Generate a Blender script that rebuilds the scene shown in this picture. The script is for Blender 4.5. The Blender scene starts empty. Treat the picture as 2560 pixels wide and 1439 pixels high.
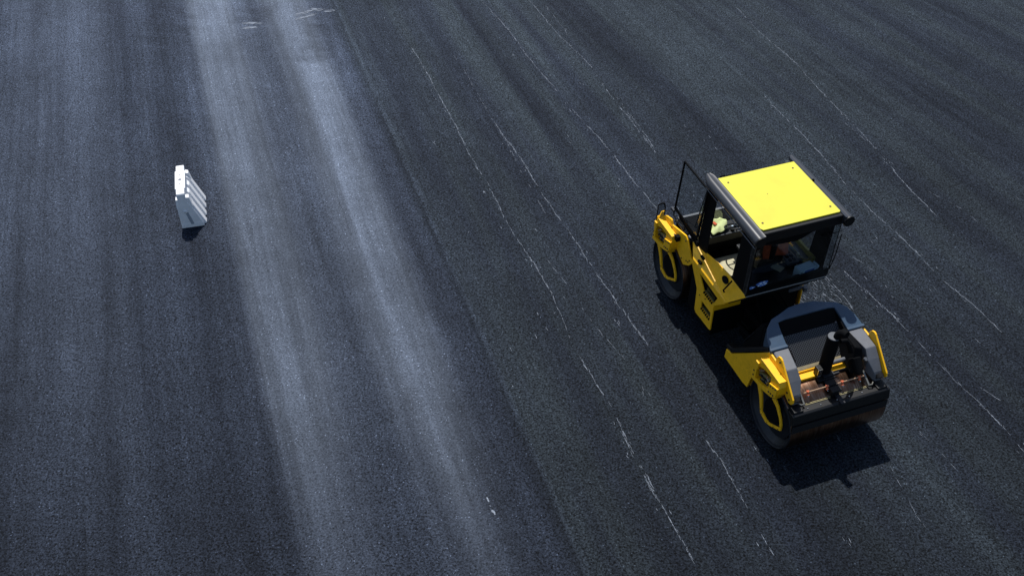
import bpy, bmesh, math, random
from mathutils import Vector, Matrix
R = math.radians
sc = bpy.context.scene
random.seed(7)

# ---------------------------------------------------------------- camera, sky, sun, exposure
cam_d = bpy.data.cameras.new("camera")
cam = bpy.data.objects.new("camera", cam_d); sc.collection.objects.link(cam)
cam_d.sensor_width = 36.0; cam_d.lens = 36.052; cam_d.clip_end = 4000; cam_d.clip_start = 0.1
cam.matrix_world = Matrix.Translation((0, 0, 12.564)) @ Matrix.Rotation(R(90 - 42.817), 4, 'X') @ Matrix.Rotation(0.0056, 4, 'Z')
sc.camera = cam

to_sun = Vector((-0.124, 0.53, 1.0)).normalized()
SUN_EL = math.asin(to_sun.z); SUN_AZ = math.atan2(to_sun.x, to_sun.y)
w = bpy.data.worlds.new("World"); sc.world = w; w.use_nodes = True
nt = w.node_tree; bg = nt.nodes["Background"]
sky = nt.nodes.new("ShaderNodeTexSky"); sky.sky_type = 'NISHITA'; sky.sun_disc = False
sky.sun_elevation = SUN_EL; sky.sun_rotation = SUN_AZ
nt.links.new(sky.outputs[0], bg.inputs[0]); bg.inputs[1].default_value = 0.108
sd = bpy.data.lights.new("sun", 'SUN'); sd.energy = 4.8; sd.angle = R(0.5); sd.color = (1.0, 0.975, 0.94)
so = bpy.data.objects.new("sun", sd); sc.collection.objects.link(so)
so.rotation_euler = to_sun.to_track_quat('Z', 'Y').to_euler(); so.location = (-4, 20, 40)
vs = sc.view_settings; vs.view_transform = 'Standard'; vs.look = 'None'; vs.gamma = 1.0
vs.exposure = 0.0; vs.use_curve_mapping = False

# ---------------------------------------------------------------- helpers
def link(o, parent=None):
    sc.collection.objects.link(o)
    if parent: o.parent = parent
    return o
def empty(name, loc=(0, 0, 0), rz=0.0):
    o = bpy.data.objects.new(name, None); link(o); o.location = loc; o.rotation_euler = (0, 0, rz)
    o.empty_display_size = 0.2
    return o
def tag(o, label=None, cat=None, group=None, kind=None):
    if label: o['label'] = label
    if cat: o['category'] = cat
    if group: o['group'] = group
    if kind: o['kind'] = kind
    return o

class MB:
    def __init__(s): s.bm = bmesh.new(); s.mi = 0
    def _f(s, vs):
        try:
            f = s.bm.faces.new(vs); f.material_index = s.mi; return f
        except ValueError: return None
    def box(s, a, b, rot=None, piv=None):
        x0, y0, z0 = a; x1, y1, z1 = b
        P = [Vector(p) for p in ((x0,y0,z0),(x1,y0,z0),(x1,y1,z0),(x0,y1,z0),(x0,y0,z1),(x1,y0,z1),(x1,y1,z1),(x0,y1,z1))]
        if rot:
            c = Vector(piv) if piv else (P[0] + P[6]) / 2
            P = [c + rot @ (p - c) for p in P]
        v = [s.bm.verts.new(p) for p in P]
        for f in ((0,3,2,1),(4,5,6,7),(0,1,5,4),(1,2,6,5),(2,3,7,6),(3,0,4,7)): s._f([v[i] for i in f])
        return s
    def hexa(s, P):   # 8 points: bottom 4 ccw, top 4 ccw
        v = [s.bm.verts.new(p) for p in P]
        for f in ((0,3,2,1),(4,5,6,7),(0,1,5,4),(1,2,6,5),(2,3,7,6),(3,0,4,7)): s._f([v[i] for i in f])
        return s
    def prism(s, poly, a, b, ax='y'):   # poly in the two other axes, extruded a..b along ax
        def mk(p, t):
            if ax == 'y': return (p[0], t, p[1])
            if ax == 'x': return (t, p[0], p[1])
            return (p[0], p[1], t)
        A = [s.bm.verts.new(mk(p, a)) for p in poly]; B = [s.bm.verts.new(mk(p, b)) for p in poly]
        s._f(A); s._f(B[::-1]); n = len(poly)
        for i in range(n): s._f([A[i], B[i], B[(i+1) % n], A[(i+1) % n]])
        return s
    def ring(s, outer, inner, a, b, ax='y'):   # plate with a hole; equal point counts
        def mk(p, t):
            if ax == 'y': return (p[0], t, p[1])
            if ax == 'x': return (t, p[0], p[1])
            return (p[0], p[1], t)
        n = len(outer); V = {}
        for k, (pl, t) in enumerate(((outer, a), (inner, a), (outer, b), (inner, b))):
            V[k] = [s.bm.verts.new(mk(p, t)) for p in pl]
        for i in range(n):
            j = (i+1) % n
            s._f([V[0][i], V[0][j], V[1][j], V[1][i]]); s._f([V[2][j], V[2][i], V[3][i], V[3][j]])
            s._f([V[0][j], V[0][i], V[2][i], V[2][j]]); s._f([V[1][i], V[1][j], V[3][j], V[3][i]])
        return s
    def tube(s, pts, r, n=12, cap=True):
        pts = [Vector(p) for p in pts]; rr = r if isinstance(r, (list, tuple)) else [r] * len(pts)
        rings = []; prev = None
        for i, p in enumerate(pts):
            if i == 0: d = pts[1] - p
            elif i == len(pts) - 1: d = p - pts[-2]
            else: d = (pts[i+1] - p).normalized() + (p - pts[i-1]).normalized()
            d.normalize()
            if prev is None:
                u = d.orthogonal().normalized()
            else: u = (prev - d * prev.dot(d)).normalized()
            prev = u; v = d.cross(u)
            rings.append([s.bm.verts.new(p + (u * math.cos(2*math.pi*k/n) + v * math.sin(2*math.pi*k/n)) * rr[i]) for k in range(n)])
        for a, b in zip(rings, rings[1:]):
            for k in range(n): s._f([a[k], a[(k+1) % n], b[(k+1) % n], b[k]])
        if cap: s._f(rings[0][::-1]); s._f(rings[-1])
        return s
    def lathe_y(s, prof, cx, cz, n=96):   # prof: (y, r) turned round the y axis line (cx, cz)
        rings = []
        for y, r in prof:
            if r < 1e-5: rings.append([s.bm.verts.new((cx, y, cz))])
            else: rings.append([s.bm.verts.new((cx + r*math.cos(2*math.pi*k/n), y, cz + r*math.sin(2*math.pi*k/n))) for k in range(n)])
        for a, b in zip(rings, rings[1:]):
            for k in range(n):
                j = (k+1) % n
                if len(a) == 1: s._f([a[0], b[j], b[k]])
                elif len(b) == 1: s._f([a[k], a[j], b[0]])
                else: s._f([a[k], a[j], b[j], b[k]])
        return s
    def loft(s, secs, close=False, cap=True):
        rings = [[s.bm.verts.new(p) for p in sec] for sec in secs]; n = len(secs[0])
        for a, b in zip(rings, rings[1:]):
            for k in range(n): s._f([a[k], a[(k+1) % n], b[(k+1) % n], b[k]])
        if cap: s._f(rings[0][::-1]); s._f(rings[-1])
        return s
    def build(s, name, mat, parent=None, bevel=0.0, smooth=False, seg=2, split=False):
        if split:
            seen = set(); comps = []
            for v in s.bm.verts:
                if v in seen: continue
                st = [v]; seen.add(v); c = [v]
                while st:
                    a = st.pop()
                    for e in a.link_edges:
                        b = e.other_vert(a)
                        if b not in seen: seen.add(b); st.append(b); c.append(b)
                comps.append(c)
            out = []
            for c in comps:
                q = MB(); mp = {v: q.bm.verts.new(v.co) for v in c}; cs = set(c)
                for f in {f for v in c for f in v.link_faces}:
                    nf = q.bm.faces.new([mp[v] for v in f.verts]); nf.material_index = f.material_index
                out.append(q.build(name, mat, parent, bevel, smooth, seg))
            s.bm.free(); return out[0]
        bmesh.ops.recalc_face_normals(s.bm, faces=s.bm.faces)
        me = bpy.data.meshes.new(name); s.bm.to_mesh(me); s.bm.free()
        for m in (mat if isinstance(mat, (list, tuple)) else [mat]): me.materials.append(m)
        o = bpy.data.objects.new(name, me); link(o, parent)
        if smooth:
            for p in me.polygons: p.use_smooth = True
            try: me.set_sharp_from_angle(angle=R(35))
            except Exception: pass
        if bevel:
            md = o.modifiers.new("bevel", 'BEVEL'); md.width = bevel; md.segments = seg; md.limit_method = 'ANGLE'; md.angle_limit = R(35)
            md.harden_normals = False
        return o

# ---------------------------------------------------------------- materials
def mat(name, col, rough=0.5, metal=0.0, spec=0.5, noise=0.0, nscale=8.0, bump=0.0, bscale=60.0, rvar=0.0, coat=0.0, dirt=None, dirtamt=0.0, specks=0.0):
    m = bpy.data.materials.new(name); m.use_nodes = True; t = m.node_tree; N = t.nodes; L = t.links
    b = N["Principled BSDF"]; b.inputs["Base Color"].default_value = (*col, 1); b.inputs["Roughness"].default_value = rough
    b.inputs["Metallic"].default_value = metal; b.inputs["Specular IOR Level"].default_value = spec
    if coat: b.inputs["Coat Weight"].default_value = coat; b.inputs["Coat Roughness"].default_value = 0.12
    tc = N.new("ShaderNodeTexCoord")
    if noise or dirtamt:
        nz = N.new("ShaderNodeTexNoise"); nz.inputs["Scale"].default_value = nscale; nz.inputs["Detail"].default_value = 6
        L.new(tc.outputs["Object"], nz.inputs["Vector"])
        mx = N.new("ShaderNodeMix"); mx.data_type = 'RGBA'
        cr = N.new("ShaderNodeMapRange"); cr.inputs[1].default_value = 0.35; cr.inputs[2].default_value = 0.7
        L.new(nz.outputs[0], cr.inputs[0]); L.new(cr.outputs[0], mx.inputs[0])
        d = dirt if dirt else tuple(c * (1 - noise) for c in col)
        amt = dirtamt if dirt else 1.0
        mx.inputs[6].default_value = (*col, 1)
        mx.inputs[7].default_value = (*[c * (1 - amt) + e * amt for c, e in zip(col, d)], 1)
        L.new(mx.outputs[2], b.inputs["Base Color"])
        if rvar:
            mr = N.new("ShaderNodeMapRange"); mr.inputs[3].default_value = max(0.02, rough - rvar); mr.inputs[4].default_value = rough + rvar
            L.new(nz.outputs[0], mr.inputs[0]); L.new(mr.outputs[0], b.inputs["Roughness"])
    if specks:
        vz = N.new("ShaderNodeTexVoronoi"); vz.inputs["Scale"].default_value = 55; L.new(tc.outputs["Object"], vz.inputs["Vector"])
        n3 = N.new("ShaderNodeTexNoise"); n3.inputs["Scale"].default_value = 3.5; n3.inputs["Detail"].default_value = 4; L.new(tc.outputs["Object"], n3.inputs["Vector"])
        th = N.new("ShaderNodeMapRange"); th.inputs[1].default_value = 0.45; th.inputs[2].default_value = 0.75; th.inputs[3].default_value = 0.05; th.inputs[4].default_value = 0.30
        L.new(n3.outputs[0], th.inputs[0]); lt = N.new("ShaderNodeMath"); lt.operation = 'LESS_THAN'; L.new(vz.outputs["Distance"], lt.inputs[0]); L.new(th.outputs[0], lt.inputs[1])
        sf = N.new("ShaderNodeMath"); sf.operation = 'MULTIPLY'; sf.inputs[1].default_value = specks; L.new(lt.outputs[0], sf.inputs[0])
        m2 = N.new("ShaderNodeMix"); m2.data_type = 'RGBA'; L.new(sf.outputs[0], m2.inputs[0]); m2.inputs[7].default_value = (0.05, 0.035, 0.012, 1)
        src = b.inputs["Base Color"].links[0].from_socket if b.inputs["Base Color"].links else None
        if src: L.new(src, m2.inputs[6])
        else: m2.inputs[6].default_value = (*col, 1)
        L.new(m2.outputs[2], b.inputs["Base Color"])
    if bump:
        n2 = N.new("ShaderNodeTexNoise"); n2.inputs["Scale"].default_value = bscale; n2.inputs["Detail"].default_value = 3
        L.new(tc.outputs["Object"], n2.inputs["Vector"])
        bp = N.new("ShaderNodeBump"); bp.inputs["Strength"].default_value = bump; bp.inputs["Distance"].default_value = 0.01
        L.new(n2.outputs[0], bp.inputs["Height"]); L.new(bp.outputs[0], b.inputs["Normal"])
    return m
M = {}
M['gold'] = mat("golden_paint", (1.0, 0.53, 0.008), 0.38, spec=0.4, noise=0.12, specks=0.55, nscale=14, bump=0.08, bscale=160, rvar=0.1)
M['lemon'] = mat("lemon_roof_paint", (0.70, 0.64, 0.035), 0.5, noise=0.16, specks=0.10, nscale=1.6, bump=0.04, bscale=40, rvar=0.08)
M['black'] = mat("black_plastic", (0.0045, 0.005, 0.006), 0.5, spec=0.35, noise=0.3, nscale=12, rvar=0.12)
M['matte'] = mat("matte_black", (0.0025, 0.0028, 0.0035), 0.8, spec=0.10)
M['rail'] = mat("roof_rail_grey", (0.030, 0.033, 0.040), 0.34, noise=0.15, nscale=6, rvar=0.05)
M['slate'] = mat("slate_blue_hood", (0.040, 0.074, 0.120), 0.42, noise=0.18, nscale=7, bump=0.05, bscale=120, rvar=0.08)
M['grey'] = mat("grey_plastic", (0.120, 0.126, 0.140), 0.5, noise=0.15, nscale=9, bump=0.06, bscale=140, rvar=0.08)
M['dark'] = mat("dark_steel", (0.011, 0.0135, 0.019), 0.55, 0.2, noise=0.3, nscale=10, rvar=0.1)
M['chrome'] = mat("bright_steel", (0.65, 0.64, 0.6), 0.28, 1.0, noise=0.3, nscale=30)
M['olive'] = mat("olive_valve", (0.20, 0.17, 0.05), 0.5, noise=0.3, nscale=20)
M['rubber'] = mat("rubber", (0.010, 0.010, 0.011), 0.8, spec=0.3)
M['white'] = mat("white_plastic", (0.84, 0.84, 0.85), 0.55, noise=0.10, nscale=5, bump=0.08, bscale=30, rvar=0.06)
M['beige'] = mat("beige_floor_mat", (0.62, 0.57, 0.38), 0.85, noise=0.25, nscale=9, bump=0.3, bscale=60)
M['orange'] = mat("orange_cloth", (0.60, 0.10, 0.03), 0.85, noise=0.4, nscale=14, bump=0.5, bscale=25)
M['hivis'] = mat("lime_cloth", (0.60, 0.66, 0.30), 0.8, noise=0.2, nscale=10, bump=0.6, bscale=18)
M['brass'] = mat("copper_nozzle", (0.85, 0.22, 0.10), 0.4, 0.3)
M['pipe'] = mat("brass_pipe", (0.72, 0.46, 0.28), 0.35, 0.5, noise=0.2, nscale=20)
M['card'] = mat("pale_blue_card", (0.55, 0.72, 0.82), 0.7, noise=0.1, nscale=8)
M['cardblue'] = mat("blue_print", (0.06, 0.14, 0.38), 0.6)
M['cardnavy'] = mat("navy_print", (0.008, 0.015, 0.05), 0.6)
M['sticker'] = mat("blue_sticker", (0.08, 0.18, 0.50), 0.5)
M['stickerw'] = mat("white_sticker", (0.55, 0.66, 0.78), 0.5)
M['mirror'] = mat("mirror_glass", (0.8, 0.82, 0.85), 0.03, 1.0)
M['consoleyellow'] = mat("console_rim_yellow", (0.34, 0.28, 0.06), 0.5, noise=0.3, nscale=14)
M['navydash'] = mat("dark_grey_dash", (0.08, 0.09, 0.10), 0.5, noise=0.2, nscale=12)
M['amber'] = mat("amber_lens", (0.7, 0.22, 0.02), 0.2)

def glass_mat(name, tint, a):
    m = bpy.data.materials.new(name); m.use_nodes = True; t = m.node_tree; N = t.nodes; L = t.links
    out = N["Material Output"]; N.remove(N["Principled BSDF"])
    tr = N.new("ShaderNodeBsdfTransparent"); tr.inputs[0].default_value = (*tint, 1)
    gl = N.new("ShaderNodeBsdfGlossy"); gl.inputs["Roughness"].default_value = 0.03; gl.inputs[0].default_value = (a, a, a, 1)
    fr = N.new("ShaderNodeFresnel"); ge = N.new("ShaderNodeNewGeometry"); io = N.new("ShaderNodeMapRange")
    io.inputs[3].default_value = 1.45; io.inputs[4].default_value = 1 / 1.45; L.new(ge.outputs["Backfacing"], io.inputs[0]); L.new(io.outputs[0], fr.inputs[0])
    mx = N.new("ShaderNodeMixShader"); L.new(fr.outputs[0], mx.inputs[0]); L.new(tr.outputs[0], mx.inputs[1]); L.new(gl.outputs[0], mx.inputs[2])
    L.new(mx.outputs[0], out.inputs[0]); return m
M['glass'] = glass_mat("cab_glass", (0.97, 0.98, 0.98), 0.7)
M['glassdark'] = glass_mat("tinted_glass", (0.74, 0.78, 0.80), 0.7)

# worn drum steel: brown film with fine streaks round the drum (constant along its axis direction bands)
def drum_mat():
    m = bpy.data.materials.new("worn_drum_steel"); m.use_nodes = True; t = m.node_tree; N = t.nodes; L = t.links; b = N["Principled BSDF"]
    tc = N.new("ShaderNodeTexCoord"); mp = N.new("ShaderNodeMapping"); mp.inputs["Scale"].default_value = (2.0, 30.0, 2.0)
    L.new(tc.outputs["Object"], mp.inputs[0])
    n1 = N.new("ShaderNodeTexNoise"); n1.inputs["Scale"].default_value = 1.6; n1.inputs["Detail"].default_value = 8; n1.inputs["Roughness"].default_value = 0.7
    L.new(mp.outputs[0], n1.inputs[0])
    n2 = N.new("ShaderNodeTexNoise"); n2.inputs["Scale"].default_value = 5; n2.inputs["Detail"].default_value = 6; L.new(tc.outputs["Object"], n2.inputs[0])
    cr = N.new("ShaderNodeValToRGB"); e = cr.color_ramp.elements
    e[0].position = 0.28; e[0].color = (0.10, 0.046, 0.025, 1); e[1].position = 0.72; e[1].color = (0.44, 0.32, 0.24, 1)
    k = e.new(0.5); k.color = (0.23, 0.125, 0.075, 1)
    L.new(n1.outputs[0], cr.inputs[0])
    mx = N.new("ShaderNodeMix"); mx.data_type = 'RGBA'; mx.blend_type = 'OVERLAY'; mx.inputs[0].default_value = 0.5
    L.new(cr.outputs[0], mx.inputs[6]); L.new(n2.outputs[0], mx.inputs[7]); L.new(mx.outputs[2], b.inputs["Base Color"])
    b.inputs["Metallic"].default_value = 1.0; b.inputs["Roughness"].default_value = 0.30
    return m
M['drum'] = drum_mat()

# perforated grille sheet: round holes in a staggered grid, cut out by transparency
def grille_mat():
    m = bpy.data.materials.new("perforated_black_sheet"); m.use_nodes = True; t = m.node_tree; N = t.nodes; L = t.links; b = N["Principled BSDF"]
    b.inputs["Base Color"].default_value = (0.05, 0.053, 0.058, 1); b.inputs["Roughness"].default_value = 0.45
    tc = N.new("ShaderNodeTexCoord"); sx = N.new("ShaderNodeSeparateXYZ"); L.new(tc.outputs["Object"], sx.inputs[0])
    def mth(op, a, bb=None):
        n = N.new("ShaderNodeMath"); n.operation = op
        for i, v in enumerate((a, bb)):
            if v is None: continue
            if isinstance(v, (int, float)): n.inputs[i].default_value = v
            else: L.new(v, n.inputs[i])
        return n.outputs[0]
    P = 0.036
    def dist(ox, oy):
        a = mth('SUBTRACT', mth('FRACT', mth('ADD', mth('DIVIDE', sx.outputs[0], P * 1.0), ox + 50)), 0.5)
        c = mth('SUBTRACT', mth('FRACT', mth('ADD', mth('DIVIDE', sx.outputs[1], P * 1.2), oy + 50)), 0.5)
        c = mth('MULTIPLY', c, 1.2)
        return mth('SQRT', mth('ADD', mth('MULTIPLY', a, a), mth('MULTIPLY', c, c)))
    d = mth('MINIMUM', dist(0, 0), dist(0.5, 0.5))
    hole = mth('LESS_THAN', d, 0.27)
    tr = N.new("ShaderNodeBsdfTransparent"); mx = N.new("ShaderNodeMixShader")
    L.new(hole, mx.inputs[0]); L.new(b.outputs[0], mx.inputs[1]); L.new(tr.outputs[0], mx.inputs[2])
    L.new(mx.outputs[0], N["Material Output"].inputs[0]); return m
M['grille'] = grille_mat()

# ---------------------------------------------------------------- the asphalt
def asphalt_mat():
    m = bpy.data.materials.new("asphalt"); m.use_nodes = True; t = m.node_tree; N = t.nodes; L = t.links; b = N["Principled BSDF"]
    def mth(op, a, bb=None, c=None, clamp=False):
        n = N.new("ShaderNodeMath"); n.operation = op; n.use_clamp = clamp
        for i, v in enumerate((a, bb, c)):
            if v is None: continue
            if isinstance(v, (int, float)): n.inputs[i].default_value = v
            else: L.new(v, n.inputs[i])
        return n.outputs[0]
    def comb(x, y, z=0.0):
        n = N.new("ShaderNodeCombineXYZ")
        for i, v in enumerate((x, y, z)):
            if isinstance(v, (int, float)): n.inputs[i].default_value = v
            else: L.new(v, n.inputs[i])
        return n.outputs[0]
    def noise(vec, scale, det=2.0, rough=0.5):
        n = N.new("ShaderNodeTexNoise"); n.inputs["Scale"].default_value = scale; n.inputs["Detail"].default_value = det
        n.inputs["Roughness"].default_value = rough; L.new(vec, n.inputs["Vector"]); return n.outputs[0]
    def rng(v, a, bb, c, d, smooth=False):
        n = N.new("ShaderNodeMapRange"); n.inputs[1].default_value = a; n.inputs[2].default_value = bb
        n.inputs[3].default_value = c; n.inputs[4].default_value = d
        if smooth: n.interpolation_type = 'SMOOTHSTEP'
        L.new(v, n.inputs[0]); return n.outputs[0]
    tc = N.new("ShaderNodeTexCoord"); pos = tc.outputs["Object"]
    sx = N.new("ShaderNodeSeparateXYZ"); L.new(pos, sx.inputs[0]); X, Y = sx.outputs[0], sx.outputs[1]
    tt = mth('MAXIMUM', mth('MINIMUM', mth('SUBTRACT', Y, 15.0), 22.0), -14.0)
    over = mth('SUBTRACT', mth('SUBTRACT', Y, 15.0), tt)
    n0 = mth('DIVIDE', mth('ADD', X, mth('ADD', mth('MULTIPLY', tt, 0.345), mth('MULTIPLY', over, 0.345))), mth('SUBTRACT', 1.0, mth('MULTIPLY', tt, 0.015)))
    ng_ = mth('MULTIPLY', mth('MINIMUM', n0, 0.0), mth('MULTIPLY', mth('ADD', tt, 3.0), -0.0125)); n0 = mth('ADD', n0, ng_)
    # paving tracks wander a little
    wob = mth('MULTIPLY', mth('SUBTRACT', noise(comb(mth('MULTIPLY', n0, 0.25), mth('MULTIPLY', Y, 0.22)), 1.0, 2), 0.5), 0.16)
    n = mth('ADD', n0, wob)
    # lane tone over n  (n from -14 to 14 -> 0..1)
    fac = rng(n, -14, 14, 0, 1)
    cr = N.new("ShaderNodeValToRGB"); cr.color_ramp.interpolation = 'EASE'
    stops = [(a_, b_ * LSC) for a_, b_ in LANES]
    el = cr.color_ramp.elements
    def P(nn): return (nn + 14) / 28
    el[0].position = P(stops[0][0]); el[0].color = (stops[0][1],) * 3 + (1,)
    el[1].position = P(stops[-1][0]); el[1].color = (stops[-1][1],) * 3 + (1,)
    for nn, v in stops[1:-1]:
        k = el.new(P(nn)); k.color = (v, v, v, 1)
    L.new(fac, cr.inputs[0]); lane = cr.outputs[0]
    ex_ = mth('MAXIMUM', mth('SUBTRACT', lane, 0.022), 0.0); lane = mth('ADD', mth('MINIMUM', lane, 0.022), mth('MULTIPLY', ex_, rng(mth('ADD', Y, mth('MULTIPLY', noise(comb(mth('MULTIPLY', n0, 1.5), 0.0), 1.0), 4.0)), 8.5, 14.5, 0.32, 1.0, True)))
    # long stretched streaks at three widths
    s1 = noise(comb(mth('MULTIPLY', n0, 1.0), mth('MULTIPLY', Y, 0.055)), 1.3, 3, 0.6)
    s2 = noise(comb(mth('MULTIPLY', n0, 1.0), mth('MULTIPLY', Y, 0.03)), 6.0, 3, 0.6)
    s3 = noise(comb(n0, Y), 0.33, 4, 0.55)
    s4 = noise(pos, 2.2, 4, 0.6)
    v = mth('MULTIPLY', lane, rng(s1, 0.3, 0.7, 0.70, 1.32))
    v = mth('MULTIPLY', v, rng(s2, 0.3, 0.7, 0.85, 1.15))
    s6 = noise(comb(mth('MULTIPLY', n0, 1.0), mth('MULTIPLY', Y, 0.05)), 16.0, 2, 0.6)
    v = mth('MULTIPLY', v, rng(s6, 0.3, 0.7, 0.94, 1.06))
    s7 = noise(comb(mth('MULTIPLY', n0, 1.0), mth('MULTIPLY', Y, 0.012)), 4.3, 1, 0.5)   # thin darker seams between roller passes
    v = mth('MULTIPLY', v, mth('SUBTRACT', 1.0, mth('MULTIPLY', rng(mth('ABSOLUTE', mth('SUBTRACT', s7, 0.5)), 0.0, 0.02, 1, 0), 0.16)))
    v = mth('MULTIPLY', v, rng(Y, 7.0, 23.0, 0.62, 1.52, False))     # grazing sheen painted into the albedo: paler far off, darker near
    v = mth('MULTIPLY', v, rng(s3, 0.3, 0.7, 0.80, 1.20))
    v = mth('MULTIPLY', v, rng(s4, 0.3, 0.7, 0.90, 1.10))
    # construction joint along n = -1.41 : pale lip beside a dark line
    jw = mth('ADD', n0, mth('MULTIPLY', mth('SUBTRACT', noise(comb(0.0, Y), 0.9, 3), 0.5), 0.10))
    dj = mth('SUBTRACT', jw, -1.40)
    pale = mth('MULTIPLY', rng(mth('ABSOLUTE', mth('SUBTRACT', dj, 0.05)), 0.02, 0.07, 1, 0), rng(noise(comb(n0, Y), 1.6, 3), 0.35, 0.65, 0.08, 0.45))
    dark = mth('MULTIPLY', rng(mth('ABSOLUTE', mth('ADD', dj, 0.035)), 0.01, 0.055, 1, 0), 0.22)
    v = mth('MULTIPLY', v, mth('ADD', 1.0, mth('SUBTRACT', pale, dark)))
    # stone grain
    g1 = noise(pos, 32.0, 3, 0.7); g2 = noise(pos, 70.0, 2, 0.6)
    vo = N.new("ShaderNodeTexVoronoi"); vo.inputs["Scale"].default_value = 45.0; L.new(pos, vo.inputs["Vector"])
    sg = N.new("ShaderNodeSeparateColor"); L.new(vo.outputs["Color"], sg.inputs[0])
    # worn tracks (pale) have less grain contrast than fresh mat
    gr = mth('ADD', mth('MULTIPLY', mth('SUBTRACT', g1, 0.5), 5.2), mth('MULTIPLY', mth('SUBTRACT', g2, 0.5), 2.0))
    gr = mth('ADD', gr, mth('MULTIPLY', mth('SUBTRACT', sg.outputs[0], 0.5), 1.05))
    soft = rng(lane, 0.022, 0.065, 1.0, 0.42)
    gr = mth('MAXIMUM', mth('ADD', 1.0, mth('MULTIPLY', mth('MULTIPLY', gr, soft), 1.15)), 0.10)
    v = mth('MULTIPLY', v, gr)
    # sparse bright chips
    vc = N.new("ShaderNodeTexVoronoi"); vc.inputs["Scale"].default_value = 16.0; L.new(pos, vc.inputs["Vector"])
    chip = mth('MULTIPLY', mth('LESS_THAN', vc.outputs["Distance"], 0.16), rng(noise(pos, 1.1, 3), 0.52, 0.66, 0, 1))
    s5 = N.new("ShaderNodeSeparateColor"); L.new(vc.outputs["Color"], s5.inputs[0])
    chip = mth('MULTIPLY', chip, mth('GREATER_THAN', s5.outputs[1], 0.90))
    v = mth('ADD', v, mth('MULTIPLY', chip, 0.08))
    v2 = N.new("ShaderNodeTexVoronoi"); v2.inputs["Scale"].default_value = 38.0; L.new(pos, v2.inputs["Vector"])
    s8 = N.new("ShaderNodeSeparateColor"); L.new(v2.outputs["Color"], s8.inputs[0])
    sp = mth('MULTIPLY', mth('LESS_THAN', v2.outputs["Distance"], 0.33), mth('GREATER_THAN', s8.outputs[0], 0.955))
    v = mth('ADD', v, mth('MULTIPLY', sp, mth('MULTIPLY', v, 2.2)))
    # soft dark tar smears at the far end of the left lane
    def smear(x0, x1, y0, y1, f):
        mx_ = mth('MULTIPLY', rng(X, x0, x0 + f, 0, 1, True), rng(X, x1 - f, x1, 1, 0, True))
        my_ = mth('MULTIPLY', rng(Y, y0, y0 + f, 0, 1, True), rng(Y, y1 - f, y1, 1, 0, True))
        ns = rng(noise(comb(mth('MULTIPLY', X, 0.9), mth('ADD', mth('MULTIPLY', Y, 2.2), mth('MULTIPLY', X, 0.4))), 1.0, 8, 0.75), 0.36, 0.64, 0, 1)
        return mth('SUBTRACT', 1.0, mth('MULTIPLY', mth('MULTIPLY', mx_, my_), mth('MULTIPLY', ns, 0.42)))
    v = mth('MULTIPLY', v, smear(-9.5, -7.6, 22.0, 25.0, 0.5)); v = mth('MULTIPLY', v, smear(-5.3, -4.1, 21.2, 23.4, 0.35)); v = mth('MULTIPLY', v, smear(-7.2, -6.0, 23.0, 24.2, 0.35))
    # tint: blue-grey with patches of green-grey
    mix = N.new("ShaderNodeMix"); mix.data_type = 'RGBA'; mix.inputs[6].default_value = (0.72, 0.93, 1.42, 1); mix.inputs[7].default_value = (0.76, 1.0, 1.26, 1)
    tf = mth('MULTIPLY', rng(n0, -1.6, -1.3, 0.1, 1.0), rng(s1, 0.4, 0.6, 0.2, 1.0)); L.new(tf, mix.inputs[0])
    mi2 = N.new("ShaderNodeMix"); mi2.data_type = 'RGBA'; L.new(rng(lane, 0.025, 0.07, 0, 1), mi2.inputs[0]); L.new(mix.outputs[2], mi2.inputs[6]); mi2.inputs[7].default_value = (0.80, 0.97, 1.28, 1)
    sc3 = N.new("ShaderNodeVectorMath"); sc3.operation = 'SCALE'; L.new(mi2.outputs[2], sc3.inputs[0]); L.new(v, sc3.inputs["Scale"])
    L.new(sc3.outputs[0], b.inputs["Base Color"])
    rr = mth('ADD', rng(s1, 0.3, 0.7, 0.02, -0.02), rng(lane, 0.018, 0.055, ROUGH[0], ROUGH[1])); L.new(rr, b.inputs["Roughness"])
    b.inputs["Specular IOR Level"].default_value = SPEC
    bp = N.new("ShaderNodeBump"); bp.inputs["Strength"].default_value = 0.75; bp.inputs["Distance"].default_value = 0.006
    L.new(mth('ADD', mth('ADD', g1, mth('MULTIPLY', g2, 0.5)), mth('MULTIPLY', vo.outputs["Distance"], 0.6)), bp.inputs["Height"]); L.new(bp.outputs[0], b.inputs["Normal"])
    return m
LSC = 0.475
LANES = [(-13, 0.056), (-10.2, 0.060), (-8.9, 0.084), (-7.4, 0.082), (-6.8, 0.062), (-5.7, 0.055), (-5.25, 0.072), (-5.02, 0.155), (-4.6, 0.195),
         (-4.2, 0.155), (-3.85, 0.100), (-3.45, 0.088), (-3.1, 0.135), (-2.72, 0.220), (-2.3, 0.150), (-1.85, 0.072), (-1.42, 0.046), (-1.36, 0.052), (-0.2, 0.042),
         (1.5, 0.045), (2.2, 0.035), (3.1, 0.048), (4.4, 0.044), (5.2, 0.034), (7.2, 0.040), (8.6, 0.036), (10.0, 0.034), (13, 0.036)]
ROUGH = (0.85, 0.75); SPEC = 0.10
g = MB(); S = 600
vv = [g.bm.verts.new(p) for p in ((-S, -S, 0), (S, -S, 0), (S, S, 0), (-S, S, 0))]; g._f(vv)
ground = g.build("ground", asphalt_mat()); tag(ground, "wide dark blue-grey asphalt surface with pale wheel tracks and paving seams", "ground", kind='structure')

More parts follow.
